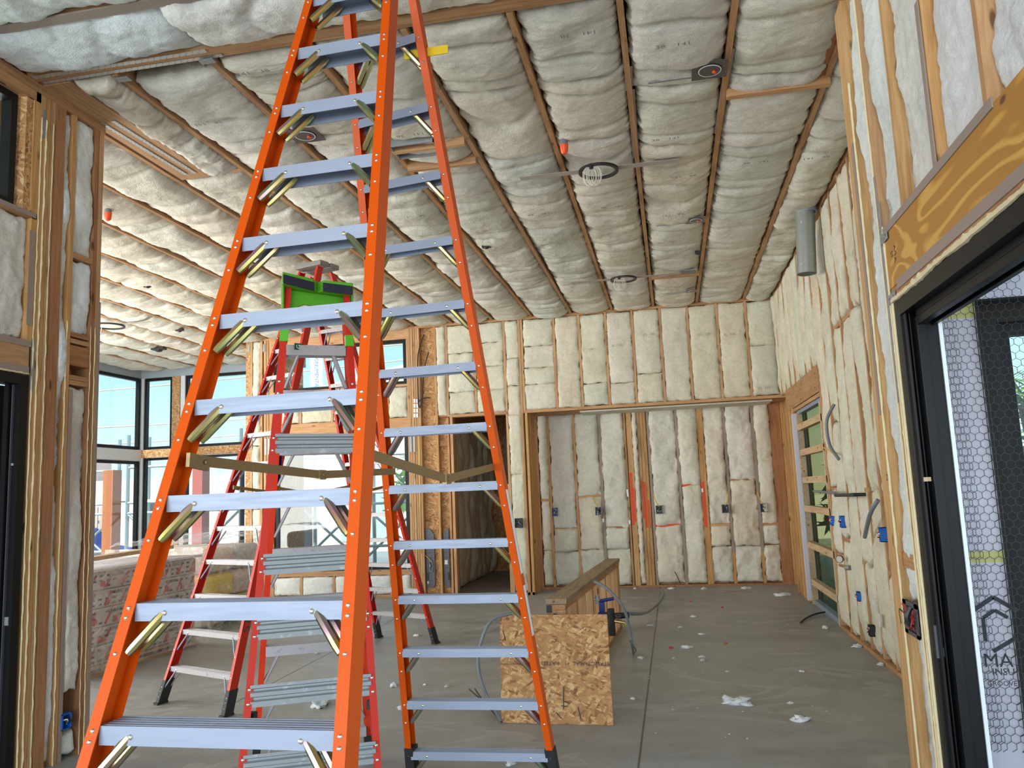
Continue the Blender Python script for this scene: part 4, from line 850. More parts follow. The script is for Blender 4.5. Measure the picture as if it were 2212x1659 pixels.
for n in (-5, -4, -3, -2, -1, 1):
    z = H+n*SS; a_, b_ = NA.at(z), NB.at(z); m_ = MB(); d = (b_-a_); a_ = a_-d*.02; b_ = b_+d*.02
    prof = [(0, -.045), (0, -.022), (.012, -.016), (.012, -.006), (0, 0), (0, .016), (.012, .022), (.012, .03), (0, .036), (0, .05), (.004, .05), (.016, .03), (.016, .022), (.004, .014), (.004, .002), (.016, -.006), (.016, -.016), (.004, -.024), (.004, -.045)]
    q_ = len(prof); P0 = [a_+dn*(u-.004)+Vector((0, 0, v)) for u, v in prof]; P1 = [b_+dn*(u-.004)+Vector((0, 0, v)) for u, v in prof]
    m_.add(P0+P1, [(i, (i+1) % q_, (i+1) % q_+q_, i+q_) for i in range(q_)]); m_.build('back_rung', 'galvanised', gl)
ddf = -dn
fz = [H+(n+.10)*SS for n in (-5, -4, -3, -2, -1, 0, 1, 2)]
ladder_side(gl, FB2, FA2, ddf, [z for z in fz if z < 2.3]+[2.42], 2.62, 'bright_red_fibreglass', 'worn_aluminium', 'worn_aluminium', .034, .06, .055, .08, foot=.14, double=False, r_br=.008, brace_len=.2)
# moulded green top
tz = 2.665; a_, b_ = NA.at(tz), NB.at(tz); L = (b_-a_).length; ax = (b_-a_).normalized(); ay = dn
def gp(u, v, w): return a_+ax*(u*L)+ay*v+Vector((0, 0, w))
gm = MB()
ol = [(-.16, -.07), (.40, -.03), (.5, .02), (.60, -.03), (1.16, -.07), (1.18, .10), (1.1, .22), (-.1, .22), (-.18, .10)]
gm.prism([gp(u, v, .02) for u, v in ol], (0, 0, .058))
gm.prism([gp(-.10, +.037, .02), gp(1.10, +.037, .02), gp(1.10, +.037, -.11), gp(.90, +.037, -.07), gp(.75, +.037, -.05), gp(.25, +.037, -.05), gp(.10, +.037, -.07), gp(-.10, +.037, -.11)], ay*.02)
for u in (-.17, 1.14): gm.prism([gp(u, -.03, .03), gp(u, .16, .03), gp(u, .12, -.13), gp(u, -.01, -.14)], ax*.012)
gm.build('tool_tray_top', 'green_plastic', gl, bevel=.006)
for u0, u1 in ((-.15, .42), (.58, 1.15)):
    pm = MB(); v0, v1 = (-.076, -.036) if u0 < .4 else (-.036, -.076)
    pm.prism([gp(u0, v0, .018), gp(u1, v1, .012), gp(u1, v1, .058), gp(u0, v0, .064)], ay*.012)
    pm.build('grip_pad', 'dark_pad', gl, bevel=.003)
for P, s_ in ((NA, 1), (NB, -1)):
    p = P.at(2.40)-wn_*(s_*.036); MB().prism([p-dn*.006, p+wn_*(s_*.042)-dn*.006, p+wn_*(s_*.042)+dn*.05, p+dn*.05], P.k*.06).build('green_collar', 'green_plastic', gl)
fa, fb = FA2.at(2.44), FB2.at(2.44); gpnt = NA.at(2.33)+ax*.07-dn*.0
sg = fa+(fb-fa)*.12-Vector((0, 0, .012))-dn*.082; nd_ = -dn
stg = MB(); stg.prism([sg-dn*.003+ax*.0, sg-dn*.003+ax*.05, sg-dn*.003+ax*.05+Vector((0, 0, -.035)), sg-dn*.003+Vector((0, 0, -.035))], -dn*.001); so = stg.build('round_sticker', 'sticker_green', gl)
text('sticker_letter', 'G', sg-dn*.0045+ax*.025+Vector((0, 0, -.018)), (0, 0, 1), -ax, .035, 'white_label', so)
lt = MB(); p = NA.at(1.05)+ax*.02
lt.bar(p+dn*.02, p+dn*.02+ax*.03+Vector((0, 0, -.02)), .03, .07); lt.bar(p+ax*.03+dn*.02, p+ax*.09+dn*.02-Vector((0, 0, .06)), .012, .02); lt.tube([p+ax*.08+dn*.02+Vector((0, 0, .13)), p+ax*.085+dn*.02, p+ax*.12+dn*.03-Vector((0, 0, .03)), p+ax*.25+dn*.1, p+ax*.28+dn*.12-Vector((0, 0, .012)), p+ax*.4+dn*.14-Vector((0, 0, .012)), p+ax*.44+dn*.15, p+ax*.52+dn*.2], .002, 6)
lt.build('latch_hook', 'dark_steel', gl)
for P in (NA, NB):
    p = P.at(.66)+dn*.04; MB().box(p-Vector((.015, .0, .02)), p+Vector((.015, .035, .02))).build('rubber_stop', 'black_rubber', gl)
MB().prism([FA2.at(1.95)+Vector((.0, -.005, 0)), FA2.at(1.95)+Vector((.02, -.005, 0)), FA2.at(1.70)+Vector((.02, -.005, 0)), FA2.at(1.70)+Vector((.0, -.005, 0))], (0, -.002, 0)).build('blue_label', 'navy_plastic', gl)
# ================================================================== OSB sheet, half wall
A0, B0 = Vector((-1.296, 5.815, .002)), Vector((-.506, 5.785, .002)); A1, B1 = ony(1080, 1329, 6.10), ony(1311, 1327, 6.10)
n_ = (B0-A0).cross(A1-A0).normalized()
if n_.y < 0: n_ = -n_
ob = MB().prism([A0, B0, B1, A1], n_*.018).build('strand_board_sheet', 'osb', offset=(A0+B0)/2)
tag(ob, 'square cut sheet of strand board leaning on the end of the half wall', 'board')
q = A0+(A1-A0)*.54+(B0-A0)*.70; e1 = (B0-A0).normalized(); e2 = (A1-A0).normalized()
text('board_print', 'STRUCTURAL  1  RATED', q-n_*.0015, -e1, -e2, .038, 'ink', ob, sx=1.15)
lnm = MB(); q0 = A0+(A1-A0)*.53; lnm.bar(q0-n_*.001, q0+e1*.2-n_*.001, .004, .001, n_)
q0 = A0+(A1-A0)*.14+(B0-A0)*.74
for (u0, v0, u1, v1) in ((.57, .13, .58, .33), (.575, .2, .60, .19), (.55, .16, .61, .155), (.72, .05, .70, .15), (.55, .05, .50, .10), (.03, .85, .05, .75)):
    MB().bar(A0+(B0-A0)*u0+(A1-A0)*v0-n_*.001, A0+(B0-A0)*u1+(A1-A0)*v1-n_*.001, .006, .001, n_).build('pencil_line', 'ink', ob)
lnm.build('pencil_line', 'ink', ob)
hw = thing('half_wall', 'low framed half wall with thick timber cap running toward the alcove', 'half wall', (-.93, 8.3, 0))
hx0, hx1, hy0, hy1, hz = -1.005, -.86, 6.25, 9.75, .79
# slight skew follows the photographed cap edge
def sk(y): return 0.155*(y-hy0)/(hy1-hy0)*1.15
def slab(z0, z1, x0, x1, ya, yb, m, nm):
    MB().prism([(x0+sk(ya), ya, z0), (x1+sk(ya), ya, z0), (x1+sk(yb), yb, z0), (x0+sk(yb), yb, z0)], (0, 0, z1-z0)).build(nm, m, hw, bevel=.003)
slab(hz-.04, hz, hx0-.005, hx1+.01, hy0, hy1, 'fir_grey_y', 'cap_board'); slab(hz-.085, hz-.042, hx0, hx1, hy0, hy1, 'fir_y', 'top_plate'); slab(0, .04, hx0, hx1, hy0, hy1, 'fir_y', 'sole_plate')
for i, y in enumerate((6.25, 6.29, 6.75, 6.79, 7.2, 7.62, 7.66, 8.08, 8.5, 8.55, 8.95, 9.3, 9.5, 9.6, 9.71)):
    MB().box((hx0+sk(y)+.002, y, .04), (hx1+sk(y)-.002, y+.036, hz-.086)).build('stud', 'fir', hw)
MB().box((hx0+.02+sk(6.5), 6.33, .5), (hx1-.01+sk(6.5), 6.75, .535)).build('blocking', 'fir_y', hw)
MB().box((hx0+.0, 6.24, .69), (hx0+.04, 6.2485, .745)).box((hx0+.05, 6.243, .668), (hx0+.075, 6.2485, .682)).build('burn_mark', 'ink', hw)
# utilities beside the half wall
def vis(px, py, Y): return ony(px, py, Y)
t = thing('floor_spigot', 'brass shut-off valve low beside the half wall, next to the strand board', 'valve', ony(1335, 1345, 6.7))
q = ony(1336, 1345, 6.7)
MB().tube([q+Vector((-.07, 0, .02)), q+Vector((.05, 0, .0)), q+Vector((.06, 0, -.03))], .013, 10).build('body', 'brass', t, smooth=True)
MB().tube([q+Vector((-.055, 0, -.10)), q+Vector((-.055, 0, .11))], .028, 14).build('riser', 'black_rubber', t, smooth=True)
MB().ring(q+Vector((.0, -.01, .05)), .012, .026, (0, -.5, 1), .008, 16).tube([q, q+Vector((0, -.008, .05))], .006, 8).build('handwheel', 'dark_steel', t)
q = ony(1332, 1325, 6.75)
tag(MB().tube([ony(1312, 1331, 6.7), ony(1358, 1329, 6.75)], .024, 16).build('pipe_sleeve', 'black_plastic', offset=q, smooth=True), 'short black foam pipe sleeve sticking out beside the strand board', 'pipe')
t = thing('plumbing_bracket', 'blue plastic plumbing brackets and valve inside the half wall', 'pipe', ony(1300, 1300, 6.9))
k = MB(); k.tube([vis(1296, 1298, 6.9), vis(1326, 1293, 6.9)], .014, 10); k.box(vis(1293, 1300, 6.92), vis(1302, 1324, 6.95)+Vector((.02, .02, 0))); k.tube([vis(1292, 1326, 6.9), vis(1324, 1324, 6.9)], .012, 10); k.build('bracket', 'navy_plastic', t)
MB().tube([vis(1290, 1286, 6.91), vis(1291, 1305, 6.91)], .018, 10).tube([vis(1284, 1295, 6.91), vis(1297, 1296, 6.91)], .014, 10).build('valve', 'galvanised', t, smooth=True)
def smooth_path(P, n=10):
    P = [Vector(p) for p in P]; out = []
    for i in range(len(P)-1):
        p0, p1, p2, p3 = P[max(i-1, 0)], P[i], P[i+1], P[min(i+2, len(P)-1)]
        for k_ in range(n):
            t_ = k_/n; out.append(.5*((2*p1)+(p2-p0)*t_+(2*p0-5*p1+4*p2-p3)*t_*t_+(3*p1-p0-3*p2+p3)*t_**3))
    return out+[P[-1]]
def hose(name, pts, r, m, label, cat, group=None, parent=None):
    P = smooth_path(pts); o = MB().tube(P, r, 10).build(name, m, parent, smooth=True, offset=None if parent else P[0])
    return tag(o, label, cat, group) if not parent else o
hose('conduit', [ony(1105, 1325, 5.95), ony(1062, 1340, 5.93), ony(1040, 1385, 5.9), ony(1033, 1430, 5.86), ony(1044, 1485, 5.8), onz(1082, 1557, .014)], .0115, 'grey_conduit', 'grey flexible conduit curving out of floor at the left edge of strand board', 'conduit')
hose('conduit', [ony(1284, 1256, 6.8), ony(1312, 1272, 6.75), ony(1345, 1310, 6.7), ony(1358, 1350, 6.6), ony(1366, 1395, 6.5), onz(1368, 1411, .012)], .0125, 'grey_conduit', 'grey conduit arching from the half wall down onto the floor, zip-tied end', 'conduit')
hose('conduit', [ony(1357, 1325, 6.8), ony(1385, 1325, 7.5), onz(1405, 1318, .10), onz(1425, 1300, .06), onz(1433, 1283, .08), ony(1429, 1274, 12.9)], .016, 'grey_conduit', 'grey conduit curving across the floor from pipe sleeve toward the alcove', 'conduit')
tieo = hose('cable_tail', [onz(1368, 1412, .012), onz(1374, 1405, .03), onz(1368, 1395, .09), onz(1360, 1385, .16)], .004, 'black_cable', 'black cable tail at the zip-tied conduit end', 'cable')
for i, P in enumerate(([onz(1023, 1513, .06), onz(1037, 1522, .07), onz(1056, 1530, .03), onz(1084, 1560, .008)], [onz(1014, 1489, .09), onz(1026, 1500, .08), onz(1048, 1518, .05), onz(1085, 1558, .01)], [onz(1026, 1488, .10), onz(1036, 1503, .08), onz(1060, 1530, .04), onz(1087, 1558, .01)])):
    hose('strap_end', P, .005, 'black_rubber', ('lowest of three black strap ends curling on the floor by the board', 'left upper of three black strap ends curling by the board', 'right upper of three black strap ends curling by the board')[i], 'strap', 'strap ends by the board')
hose('black_hose', [onz(1782, 1322, .03), onz(1760, 1327, .02), onz(1740, 1336, .015), onz(1729, 1345, .012)], .010, 'black_cable', 'short black hose lying on floor beside the far door', 'hose')
hose('stub_cable', [ony(1457, 1235, YA-.06), ony(1463, 1245, YA-.06), ony(1471, 1262, YA-.05)], .006, 'black_cable', 'thin black cable stub hanging from a lower batt in the alcove', 'cable')
# ================================================================== ELECTRICAL BOXES
def jbox(c, nrm, w, h, label, m='grey_metal', wire='black_cable', group=None, wires=True):
    c = Vector(c); nrm = Vector(nrm); rt = Vector((0, 0, 1)).cross(nrm); up = Vector((0, 0, 1)); t = thing('electrical_box', label, 'electrical box', c, group)
    b = MB(); th = .006; dpt = .05
    for u0, u1, v0, v1 in ((-w/2, w/2, h/2-th, h/2), (-w/2, w/2, -h/2, -h/2+th), (-w/2, -w/2+th, -h/2, h/2), (w/2-th, w/2, -h/2, h/2)):
        b.prism([c+rt*u0+up*v0, c+rt*u1+up*v0, c+rt*u1+up*v1, c+rt*u0+up*v1], -nrm*dpt)
    b.prism([c-nrm*dpt+rt*(-w/2)+up*(-h/2), c-nrm*dpt+rt*(w/2)+up*(-h/2), c-nrm*dpt+rt*(w/2)+up*(h/2), c-nrm*dpt+rt*(-w/2)+up*(h/2)], -nrm*.004)
    b.build('housing', m, t)
    if m == 'galvanised': MB().prism([c-nrm*(dpt-.004)+rt*(-w/2+th)+up*(-h/2+th), c-nrm*(dpt-.004)+rt*(w/2-th)+up*(-h/2+th), c-nrm*(dpt-.004)+rt*(w/2-th)+up*(h/2-th), c-nrm*(dpt-.004)+rt*(-w/2+th)+up*(h/2-th)], nrm*.002).build('dark_back', 'black_plastic', t)
    if wires:
        for k_ in range(3):
            a_ = c-nrm*.04+rt*random.uniform(-w*.3, w*.3)+up*random.uniform(-h*.3, h*.3); b_ = c+nrm*.015+rt*random.uniform(-w*.3, w*.3)+up*random.uniform(-h*.2, h*.2); e_ = c-nrm*.02+rt*random.uniform(-w*.35, w*.35)+up*random.uniform(-h*.4, h*.4)
            MB().tube(smooth_path([a_, b_, e_], 6), .004, 6).build('wire', (wire, 'white_label', 'black_cable')[k_], t, smooth=True)
    return t
nb = Vector((0, -1, 0)); nl = Vector((-1, 0, 0)); nr = Vector((1, 0, 0))
for px, py, m_, l_ in ((1198, 1106, 'navy_plastic', 'dark blue box on the first wide batt of the alcove'), (1293, 1104, 'galvanised', 'steel outlet box in the alcove, left of the spray-painted posts'), (1424, 1101, 'galvanised', 'steel outlet box in the alcove, just right of the triple post'), (1567, 1099, 'galvanised', 'steel outlet box in the alcove, second from the right'), (1650, 1097, 'galvanised', 'steel outlet box in the alcove, nearest its right corner')):
    q = ony(px, py, YA-.115); jbox(q, nb, .115 if m_ == 'galvanised' else .085, .14, l_, m_)
    pc = [q+Vector((.0, .02, .05)), q+Vector((-.05, .015, .14)), q+Vector((-.085, .03, .26))] if px != 1567 else [q+Vector((.0, .02, .05)), q+Vector((.05, .015, .14)), q+Vector((.065, .03, .26))]
    hose('box_cable', pc, .007, 'yellow_cable', 'yellow cable dropping into the %s' % {1198: 'dark blue box in the alcove', 1293: 'box left of the red posts', 1424: 'box right of the triple post', 1567: 'second box from the alcove right', 1650: 'box by the alcove right corner'}[px], 'cable', 'cables feeding the alcove boxes')
jbox(ony(1120, 1130, YB-.09), nb, .12, .15, 'black box full of wires on the narrow column batt', 'black_plastic')
for px, py, w_, h_, l_ in ((1794, 1125, .12, .10, 'blue outlet box on the far right wall, farther of the pair'), (1815, 1127, .10, .12, 'blue outlet box on the far right wall, nearer of the pair'), (1900, 1155, .05, .12, 'blue outlet box on the far right wall beside the post, at switch height'), (1851, 1288, .05, .09, 'small blue box low on the far right wall')):
    q = onx(px, py, XW-.055); jbox(q, nl, w_, h_, l_, 'blue_plastic', 'red_wire')
q = onx(1877, 1362, XW-.05); jbox(q, nl, .07, .10, 'black box with white and red wires near the floor, far right wall', 'black_plastic', 'red_wire')
q = onx(1900, 1340, XW-.06); tag(MB().box(q-Vector((.002, .03, .055)), q+Vector((.0, .03, .055))).build('cover_plate', 'drywall', offset=q), 'thin white plate on a low batt, far right wall', 'plate')
jbox(onx(145, 1558, XP+.012), nr, .085, .10, 'open blue plastic outlet box low in the left pillar', 'blue_plastic', 'black_cable')
# big dark box with red wires on the right
q = onx(1966, 1332, XN-.012); t = thing('wiring_panel', 'dark grey recessed panel full of red and black wires beside the black door', 'electrical box', q)
b = MB(); y0, y1, z0, z1 = q.y-.135, q.y+.115, q.z-.095, q.z+.075
b.box((XN-.014, y0, z0), (XN-.008, y1, z0+.02)).box((XN-.014, y0, z1-.02), (XN-.008, y1, z1)).box((XN-.014, y0, z0), (XN-.008, y0+.04, z1)).box((XN-.014, y1-.06, z0), (XN-.008, y1, z1)).box((XN+.0, y0, z0), (XN+.004, y1, z1)); b.build('housing', 'grey_metal', t)
for k_ in range(12):
    c = Vector((XN-.016, random.uniform(y0+.05, y1-.07), random.uniform(z0+.03, z1-.03))); c2 = c+Vector((-.012, random.uniform(-.05, .05), random.uniform(-.03, .03))); c3 = Vector((XN-.006, random.uniform(y0+.05, y1-.06), random.uniform(z0+.02, z1-.02)))
    MB().tube(smooth_path([c, c2, c3], 6), .0022, 5).build('wire', ('red_wire', 'red_wire', 'black_cable')[k_ % 3], t)
MB().tube(smooth_path([(XN-.014, q.y-.03, q.z+.05), (XN-.035, q.y-.03, q.z), (XN-.014, q.y-.02, q.z-.05)], 6), .014, 8).build('wire_bundle', 'black_cable', t, smooth=True)
for k_, (dy, dz) in enumerate(((.16, -.06), (.15, .02), (-.17, .05), (-.18, -.07))): MB().tube(smooth_path([(XN-.014, q.y+dy*.5, q.z), (XN-.03, q.y+dy*.8, q.z+.02), (XN-.02, q.y+dy, q.z+dz)], 5), .0018, 5).build('wire', 'black_cable', t)
# conduits and gauge on the far right wall
hose('conduit', [onx(1802, 873, XW-.04), onx(1786, 910, XW-.12), onx(1792, 960, XW-.12), onx(1812, 992, XW-.08)], .016, 'grey_conduit', 'bent grey conduit hanging high on the far right wall', 'conduit')
hose('cable_stub', [onx(1779, 967, XW-.07), onx(1795, 976, XW-.08), onx(1814, 990, XW-.06)], .007, 'yellow_cable', 'yellow cable crossing the high bent conduit', 'cable')
hose('conduit', [onx(1897, 1080, XW-.05), onx(1880, 1110, XW-.10), onx(1868, 1160, XW-.09)], .018, 'grey_conduit', 'grey conduit stub hanging at waist height, far right wall', 'conduit')
hose('conduit', [onx(1758, 1061, XW-.10), onx(1805, 1065, XW-.12)], .014, 'grey_conduit', 'horizontal grey conduit in front of the far door glass', 'conduit')
hose('pipe_nipple', [onx(1805, 1070, XW-.12), onx(1838, 1069, XW-.12), onx(1841, 1069, XW-.10), onx(1841, 1069, XW-.10)+Vector((.11, -.02, 0))], .017, 'black_plastic', 'short black horizontal pipe stub, far right wall', 'pipe')
q = onx(1822, 1222, XW-.06); t = thing('pressure_gauge', 'round pressure gauge on a brass test fitting, far right wall', 'gauge', q)
MB().tube([q+Vector((-.02, .08, .0)), q+Vector((-.0, -.10, -.0))], .014, 10).build('fitting', 'brass', t, smooth=True)
MB().tube([q+Vector((-.0, -.12, -.01)), q+Vector((.03, -.18, -.005))], .024, 12).build('elbow', 'galvanised', t, smooth=True)
g = q+Vector((-.02, .02, .065)); MB().tube([g+Vector((0, .012, 0)), g-Vector((.012, .012, 0))], .038, 20).build('dial_case', 'black_plastic', t, smooth=True)
MB().tube([g-Vector((.012, .0121, 0)), g-Vector((.013, .014, 0))], .032, 20).build('dial_face', 'tan_paper', t)
# black ABS / steel items near the alcove boards
for i, (xa, xb) in enumerate(((-4.03, -3.89), (-3.73, -3.64))):
    t = thing('perforated_panel', ('dark grey perforated media panel between studs, left one', 'dark grey perforated media panel between studs, right one by the doorway')[i], 'media panel', (xa, YB, .5))
    P = [(xa, YB+.05, .14), (xb-.03, YB+.05, .14), (xb, YB+.05, .19), (xb, YB+.05, .98), (xb-.05, YB+.05, 1.06), (xa, YB+.05, 1.09)]
    if i: P = [(xa+xb-p[0], p[1], p[2]) for p in P][::-1]
    MB().prism(P, (0, .02, 0)).build('plate', 'grey_metal', t)
    hm = MB(); xs = (xa+.02, xa+.045, xa+.07, xa+.095) if i == 0 else (xb-.02, xb-.045)
    for x in xs:
        for j in range(7): hm.tube([(x, YB+.0499, .45+j*.08), (x, YB+.0489, .45+j*.08)], .008, 6)
    hm.build('perforations', 'black_plastic', t); MB().box((xa+.0 if i == 0 else xb-.03, YB+.04, .25), (xa+.035 if i == 0 else xb, YB+.049, .38)).build('power_block', 'black_plastic', t)
    MB().box((xa+.01, YB+.046, .2), (xa+.03, YB+.0495, .24)).build('sticker', 'white_label', t) if i == 0 else MB().box((xa+.01, YB+.046, .50), (xa+.06, YB+.0495, .57)).build('sticker', 'white_label', t)
q = ony(931, 1223, YB+.03); jbox(q, nb, .05, .17, 'small steel box with yellow cable between the media panels', 'galvanised')
hose('cable', [ony(912, 1195, YB+.03), ony(925, 1205, YB+.02), ony(932, 1214, YB+.02)], .006, 'yellow_cable', 'yellow cable curving into the box between the media panels', 'cable')
hose('cable', [ony(909, 1195, YB-.01), ony(908, 1120, YB-.01), ony(907, 1000, YB-.01), ony(905, 920, YB-.01)], .006, 'yellow_cable', 'long thin yellow cable running down the stud right of the back windows', 'cable')
for i, P in enumerate(([(916, 722), (903, 768), (903, 860), (905, 880)], [(926, 760), (916, 800), (912, 862), (906, 882)], [(905, 868), (912, 861), (929, 859)])):
    hose('cable', [ony(a_, b_, YB-.02-.02*i) for a_, b_ in P], .009, 'black_rubber', ('left loop of dark cable hanging over the bare strand board', 'right loop of dark cable hanging over the bare strand board', 'short dark cable end tied across the strand board')[i], 'cable', None)
for i in range(8):
    q = ony(898+(i % 2)*5.5-2.5, 866+(i//2)*10.5, YB-.012)
    tag(MB().box(q-Vector((.016, 0, .032)), q+Vector((.016, .006, .032))).build('paper_tag', 'white_label', offset=q), 'white paper tag on stud beside the back window, %s row down, %s' % (ORD[i//2], 'left' if i % 2 == 0 else 'right'), 'tag', 'paper tags beside the back window')
for px, py in ((890, 958), (576, 965)):
    q = ony(px, py, YB-.012); p_ = MB(); 
    for d_ in (-.04, .02): p_.box(q+Vector((d_, 0, -.14)), q+Vector((d_+.035, .004, .14)))
    tag(p_.build('metal_strap', 'galvanised', offset=q), 'pair of perforated strap ties on the post %s of the back windows' % ('right' if px > 700 else 'left'), 'metal strap')
for px, py in ((533+0, 752), (566, 752)):
    q = ony(px+4, py, YB-.012); tag(MB().box(q-Vector((.02, 0, .07)), q+Vector((.02, .004, .07))).build('metal_strap', 'galvanised', offset=q), 'small bright strap at the top of the back left corner studs, %s one' % ('left' if px < 550 else 'right'), 'metal strap')
# ================================================================== CEILING FITTINGS
def downlight(px, py, label, s_=.15, z=Z-.015, bracket=True):
    q = onz(px, py, z); t = thing('recessed_light_housing', label, 'light housing', q)
    m_ = MB(); m_.box(q-Vector((s_, s_, 0)), q+Vector((s_, s_, .004))); m_.build('plate', 'dark_steel', t)
    MB().ring(q-Vector((0, 0, .006)), s_*.60, s_*.66, (0, 0, 1), .01, 28).build('trim_ring', 'white_frame', t); MB().tube([q-Vector((0, 0, .003)), q-Vector((0, 0, .001))], s_*.72, 24).build('dark_gap', 'black_plastic', t)
    MB().tube([q-Vector((0, 0, .0065)), q-Vector((0, 0, .004))], s_*.58, 24).build('can', 'dark_steel', t); MB().tube([q+Vector((s_*.2, 0, -.012)), q+Vector((s_*.3, .02, -.012))], s_*.09, 8).build('orange_plug', 'orange_cap', t)
    if bracket: MB().box(q+Vector((-.42, s_*.5, .0)), q+Vector((-s_, s_*.5+.02, .006))).build('hanger_bar', 'galvanised', t)
    return t
downlight(1533, 152, 'recessed light housing in the ceiling nearest the right door wall', .12, Z-.06)
downlight(659, 293, 'recessed light housing seen between the orange ladder rails', .12, Z-.075)
downlight(1503, 476, 'recessed light housing midway down the right ceiling bays', .10, Z-.07)
downlight(1494, 629, 'small recessed housing in the ceiling close to the back wall', .08, Z-.07)
q = onz(899, 326, Z-.07); t = thing('register_boot', 'open galvanised air register box in the ceiling behind the orange ladder', 'air register', q)
b = MB(); w_, d_ = .19, .13
for a_, c_ in (((-w_, -d_), (w_, -d_+.012)), ((-w_, d_-.012), (w_, d_)), ((-w_, -d_), (-w_+.012, d_)), ((w_-.012, -d_), (w_, d_))): b.box(q+Vector((a_[0], a_[1], 0)), q+Vector((c_[0], c_[1], .16)))
b.box(q+Vector((-w_, -d_, .16)), q+Vector((w_, d_, .165))); b.build('box', 'galvanised', t); MB().tube([q+Vector((.04, 0, .159)), q+Vector((.04, 0, .15))], .10, 20).build('duct_opening', 'black_plastic', t)
MB().box(q+Vector((-w_+.012, -d_+.012, .158)), q+Vector((w_-.012, d_-.012, .1595))).build('dark_inside', 'grey_metal', t)
q = onz(1487, 588, Z-.07); t = thing('register_boot', 'small galvanised air register box in the ceiling near the back wall', 'air register', q)
b = MB().box(q-Vector((.11, .10, 0)), q+Vector((.11, .10, .01))); b.build('box', 'galvanised', t); MB().box(q-Vector((.095, .085, .003)), q+Vector((.095, .085, 0))).build('dark_inside', 'dark_steel', t)
def ringlight(px, py, label, r=.145):
    q = onz(px, py, Z-.125); t = thing('speaker_ring', label, 'mounting ring', q)
    MB().ring(q, r, r+.03, (0, 0, 1), .02, 40).build('ring', 'black_plastic', t)
    MB().box(q+Vector((-.70, -.042, .021)), q+Vector((-r, .042, .024))).build('mounting_strip', 'strip_tan', t); MB().box(q+Vector((r, -.042, .021)), q+Vector((.70, .042, .024))).build('mounting_strip', 'strip_tan', t)
    c = q+Vector((-.05, -r-.01, -.10))
    co = MB()
    for k_ in range(6):
        rr = .068+.01*random.random(); ph = random.random(); P = [c+Vector((rr*.62*math.cos(a_)+.014*k_-.03, .02*math.sin(a_+ph), rr*1.25*math.sin(a_)+.01)) for a_ in [2*math.pi*j/26 for j in range(27)]]
        co.tube(P, .0035, 5, caps=False)
    co.build('coiled_cable', 'cream_cable', t, smooth=True); MB().tube([c+Vector((0, 0, .075)), c+Vector((.0, 0, .12))], .018, 8).build('tie', 'black_plastic', t); return t
ringlight(1293, 372, 'black ceiling ring with coiled white cable, nearest of the three'); ringlight(1347, 605, 'black ceiling ring with coiled white cable, close to the back wall'); ringlight(235, 706, 'black ceiling ring with coiled white cable, over the left window corner', .2)
def sprinkler(px, py, label):
    q = onz(px, py, Z-.13); t = thing('sprinkler_head', label, 'sprinkler head', q)
    MB().tube([q+Vector((0, 0, .03)), q+Vector((0, 0, .09))], .032, 14).build('collar', 'grey_conduit', t, smooth=True)
    MB().tube([q+Vector((0, 0, -.03)), q+Vector((0, 0, -.01)), q+Vector((0, 0, .045))], [.018, .03, .036], 14).build('orange_cap', 'orange_cap', t, smooth=True)
sprinkler(1219, 325, 'sprinkler head with bright orange cap in the middle of ceiling'); sprinkler(233, 470, 'sprinkler head with orange cap beside the left pillar')
for px, py, l_ in ((1485, 625, 'left'), ):
    pass
for i, (px, py, r_, l_) in enumerate(((1508, 549, .035, 'small black cable box on the rafter before the back wall'), (1051, 535, .05, 'black junction box among batts right of the orange ladder'), (319, 620, .05, 'tiny dark cable knot in the left ceiling'), (388, 715, .06, 'small grey fixture plate in the left ceiling'), (343, 756, .12, 'dark slot fixture in the far left ceiling'), (1817, 445, .04, 'dark metal hanger beside the tall right post'))):
    q = onz(px, py, Z-.075); tag(MB().box(q-Vector((r_, r_*.5, .0)), q+Vector((r_, r_*.5, .04))).dome(q, (0, 0, -1), r_*.6).build('junction_box', 'black_plastic', offset=q), l_, 'junction box')
# round duct
qt = ony(1741, 458, 8.66); qb = ony(1743, 592, 8.66); t = thing('round_duct', 'galvanised round duct pipe hanging down from ceiling at the right wall', 'duct', qt)
rd = .098; n = 28
pm = MB().tube([qt+Vector((0, 0, .25)), qb], rd, n, caps=False); pm.build('pipe', 'duct_metal', t, smooth=True); MB().tube([qb+Vector((0, 0, .004)), qb+Vector((0, 0, .008))], rd*.985, n).build('dark_mouth', 'black_plastic', t)
MB().ring(qt+Vector((0, 0, -.01)), rd+.0, rd+.012, (0, 0, 1), .12, 20).build('foil_tape', 'aluminium', t)
for k_ in range(10): 
    a_ = math.radians(-35); p = qb+Vector((rd*math.cos(a_), rd*math.sin(a_), .06+k_*.068)); MB().bar(p, p+Vector((.008, .006, .045)), .022, .002, (.8, -.6, 0)).build('red_tape_mark', 'red_print', t)
q = qt+Vector((-rd*.55, -rd*.85, -.13)); MB().box(q-Vector((.02, .002, .013)), q+Vector((.02, .001, .013))).build('sticker', 'white_label', t)
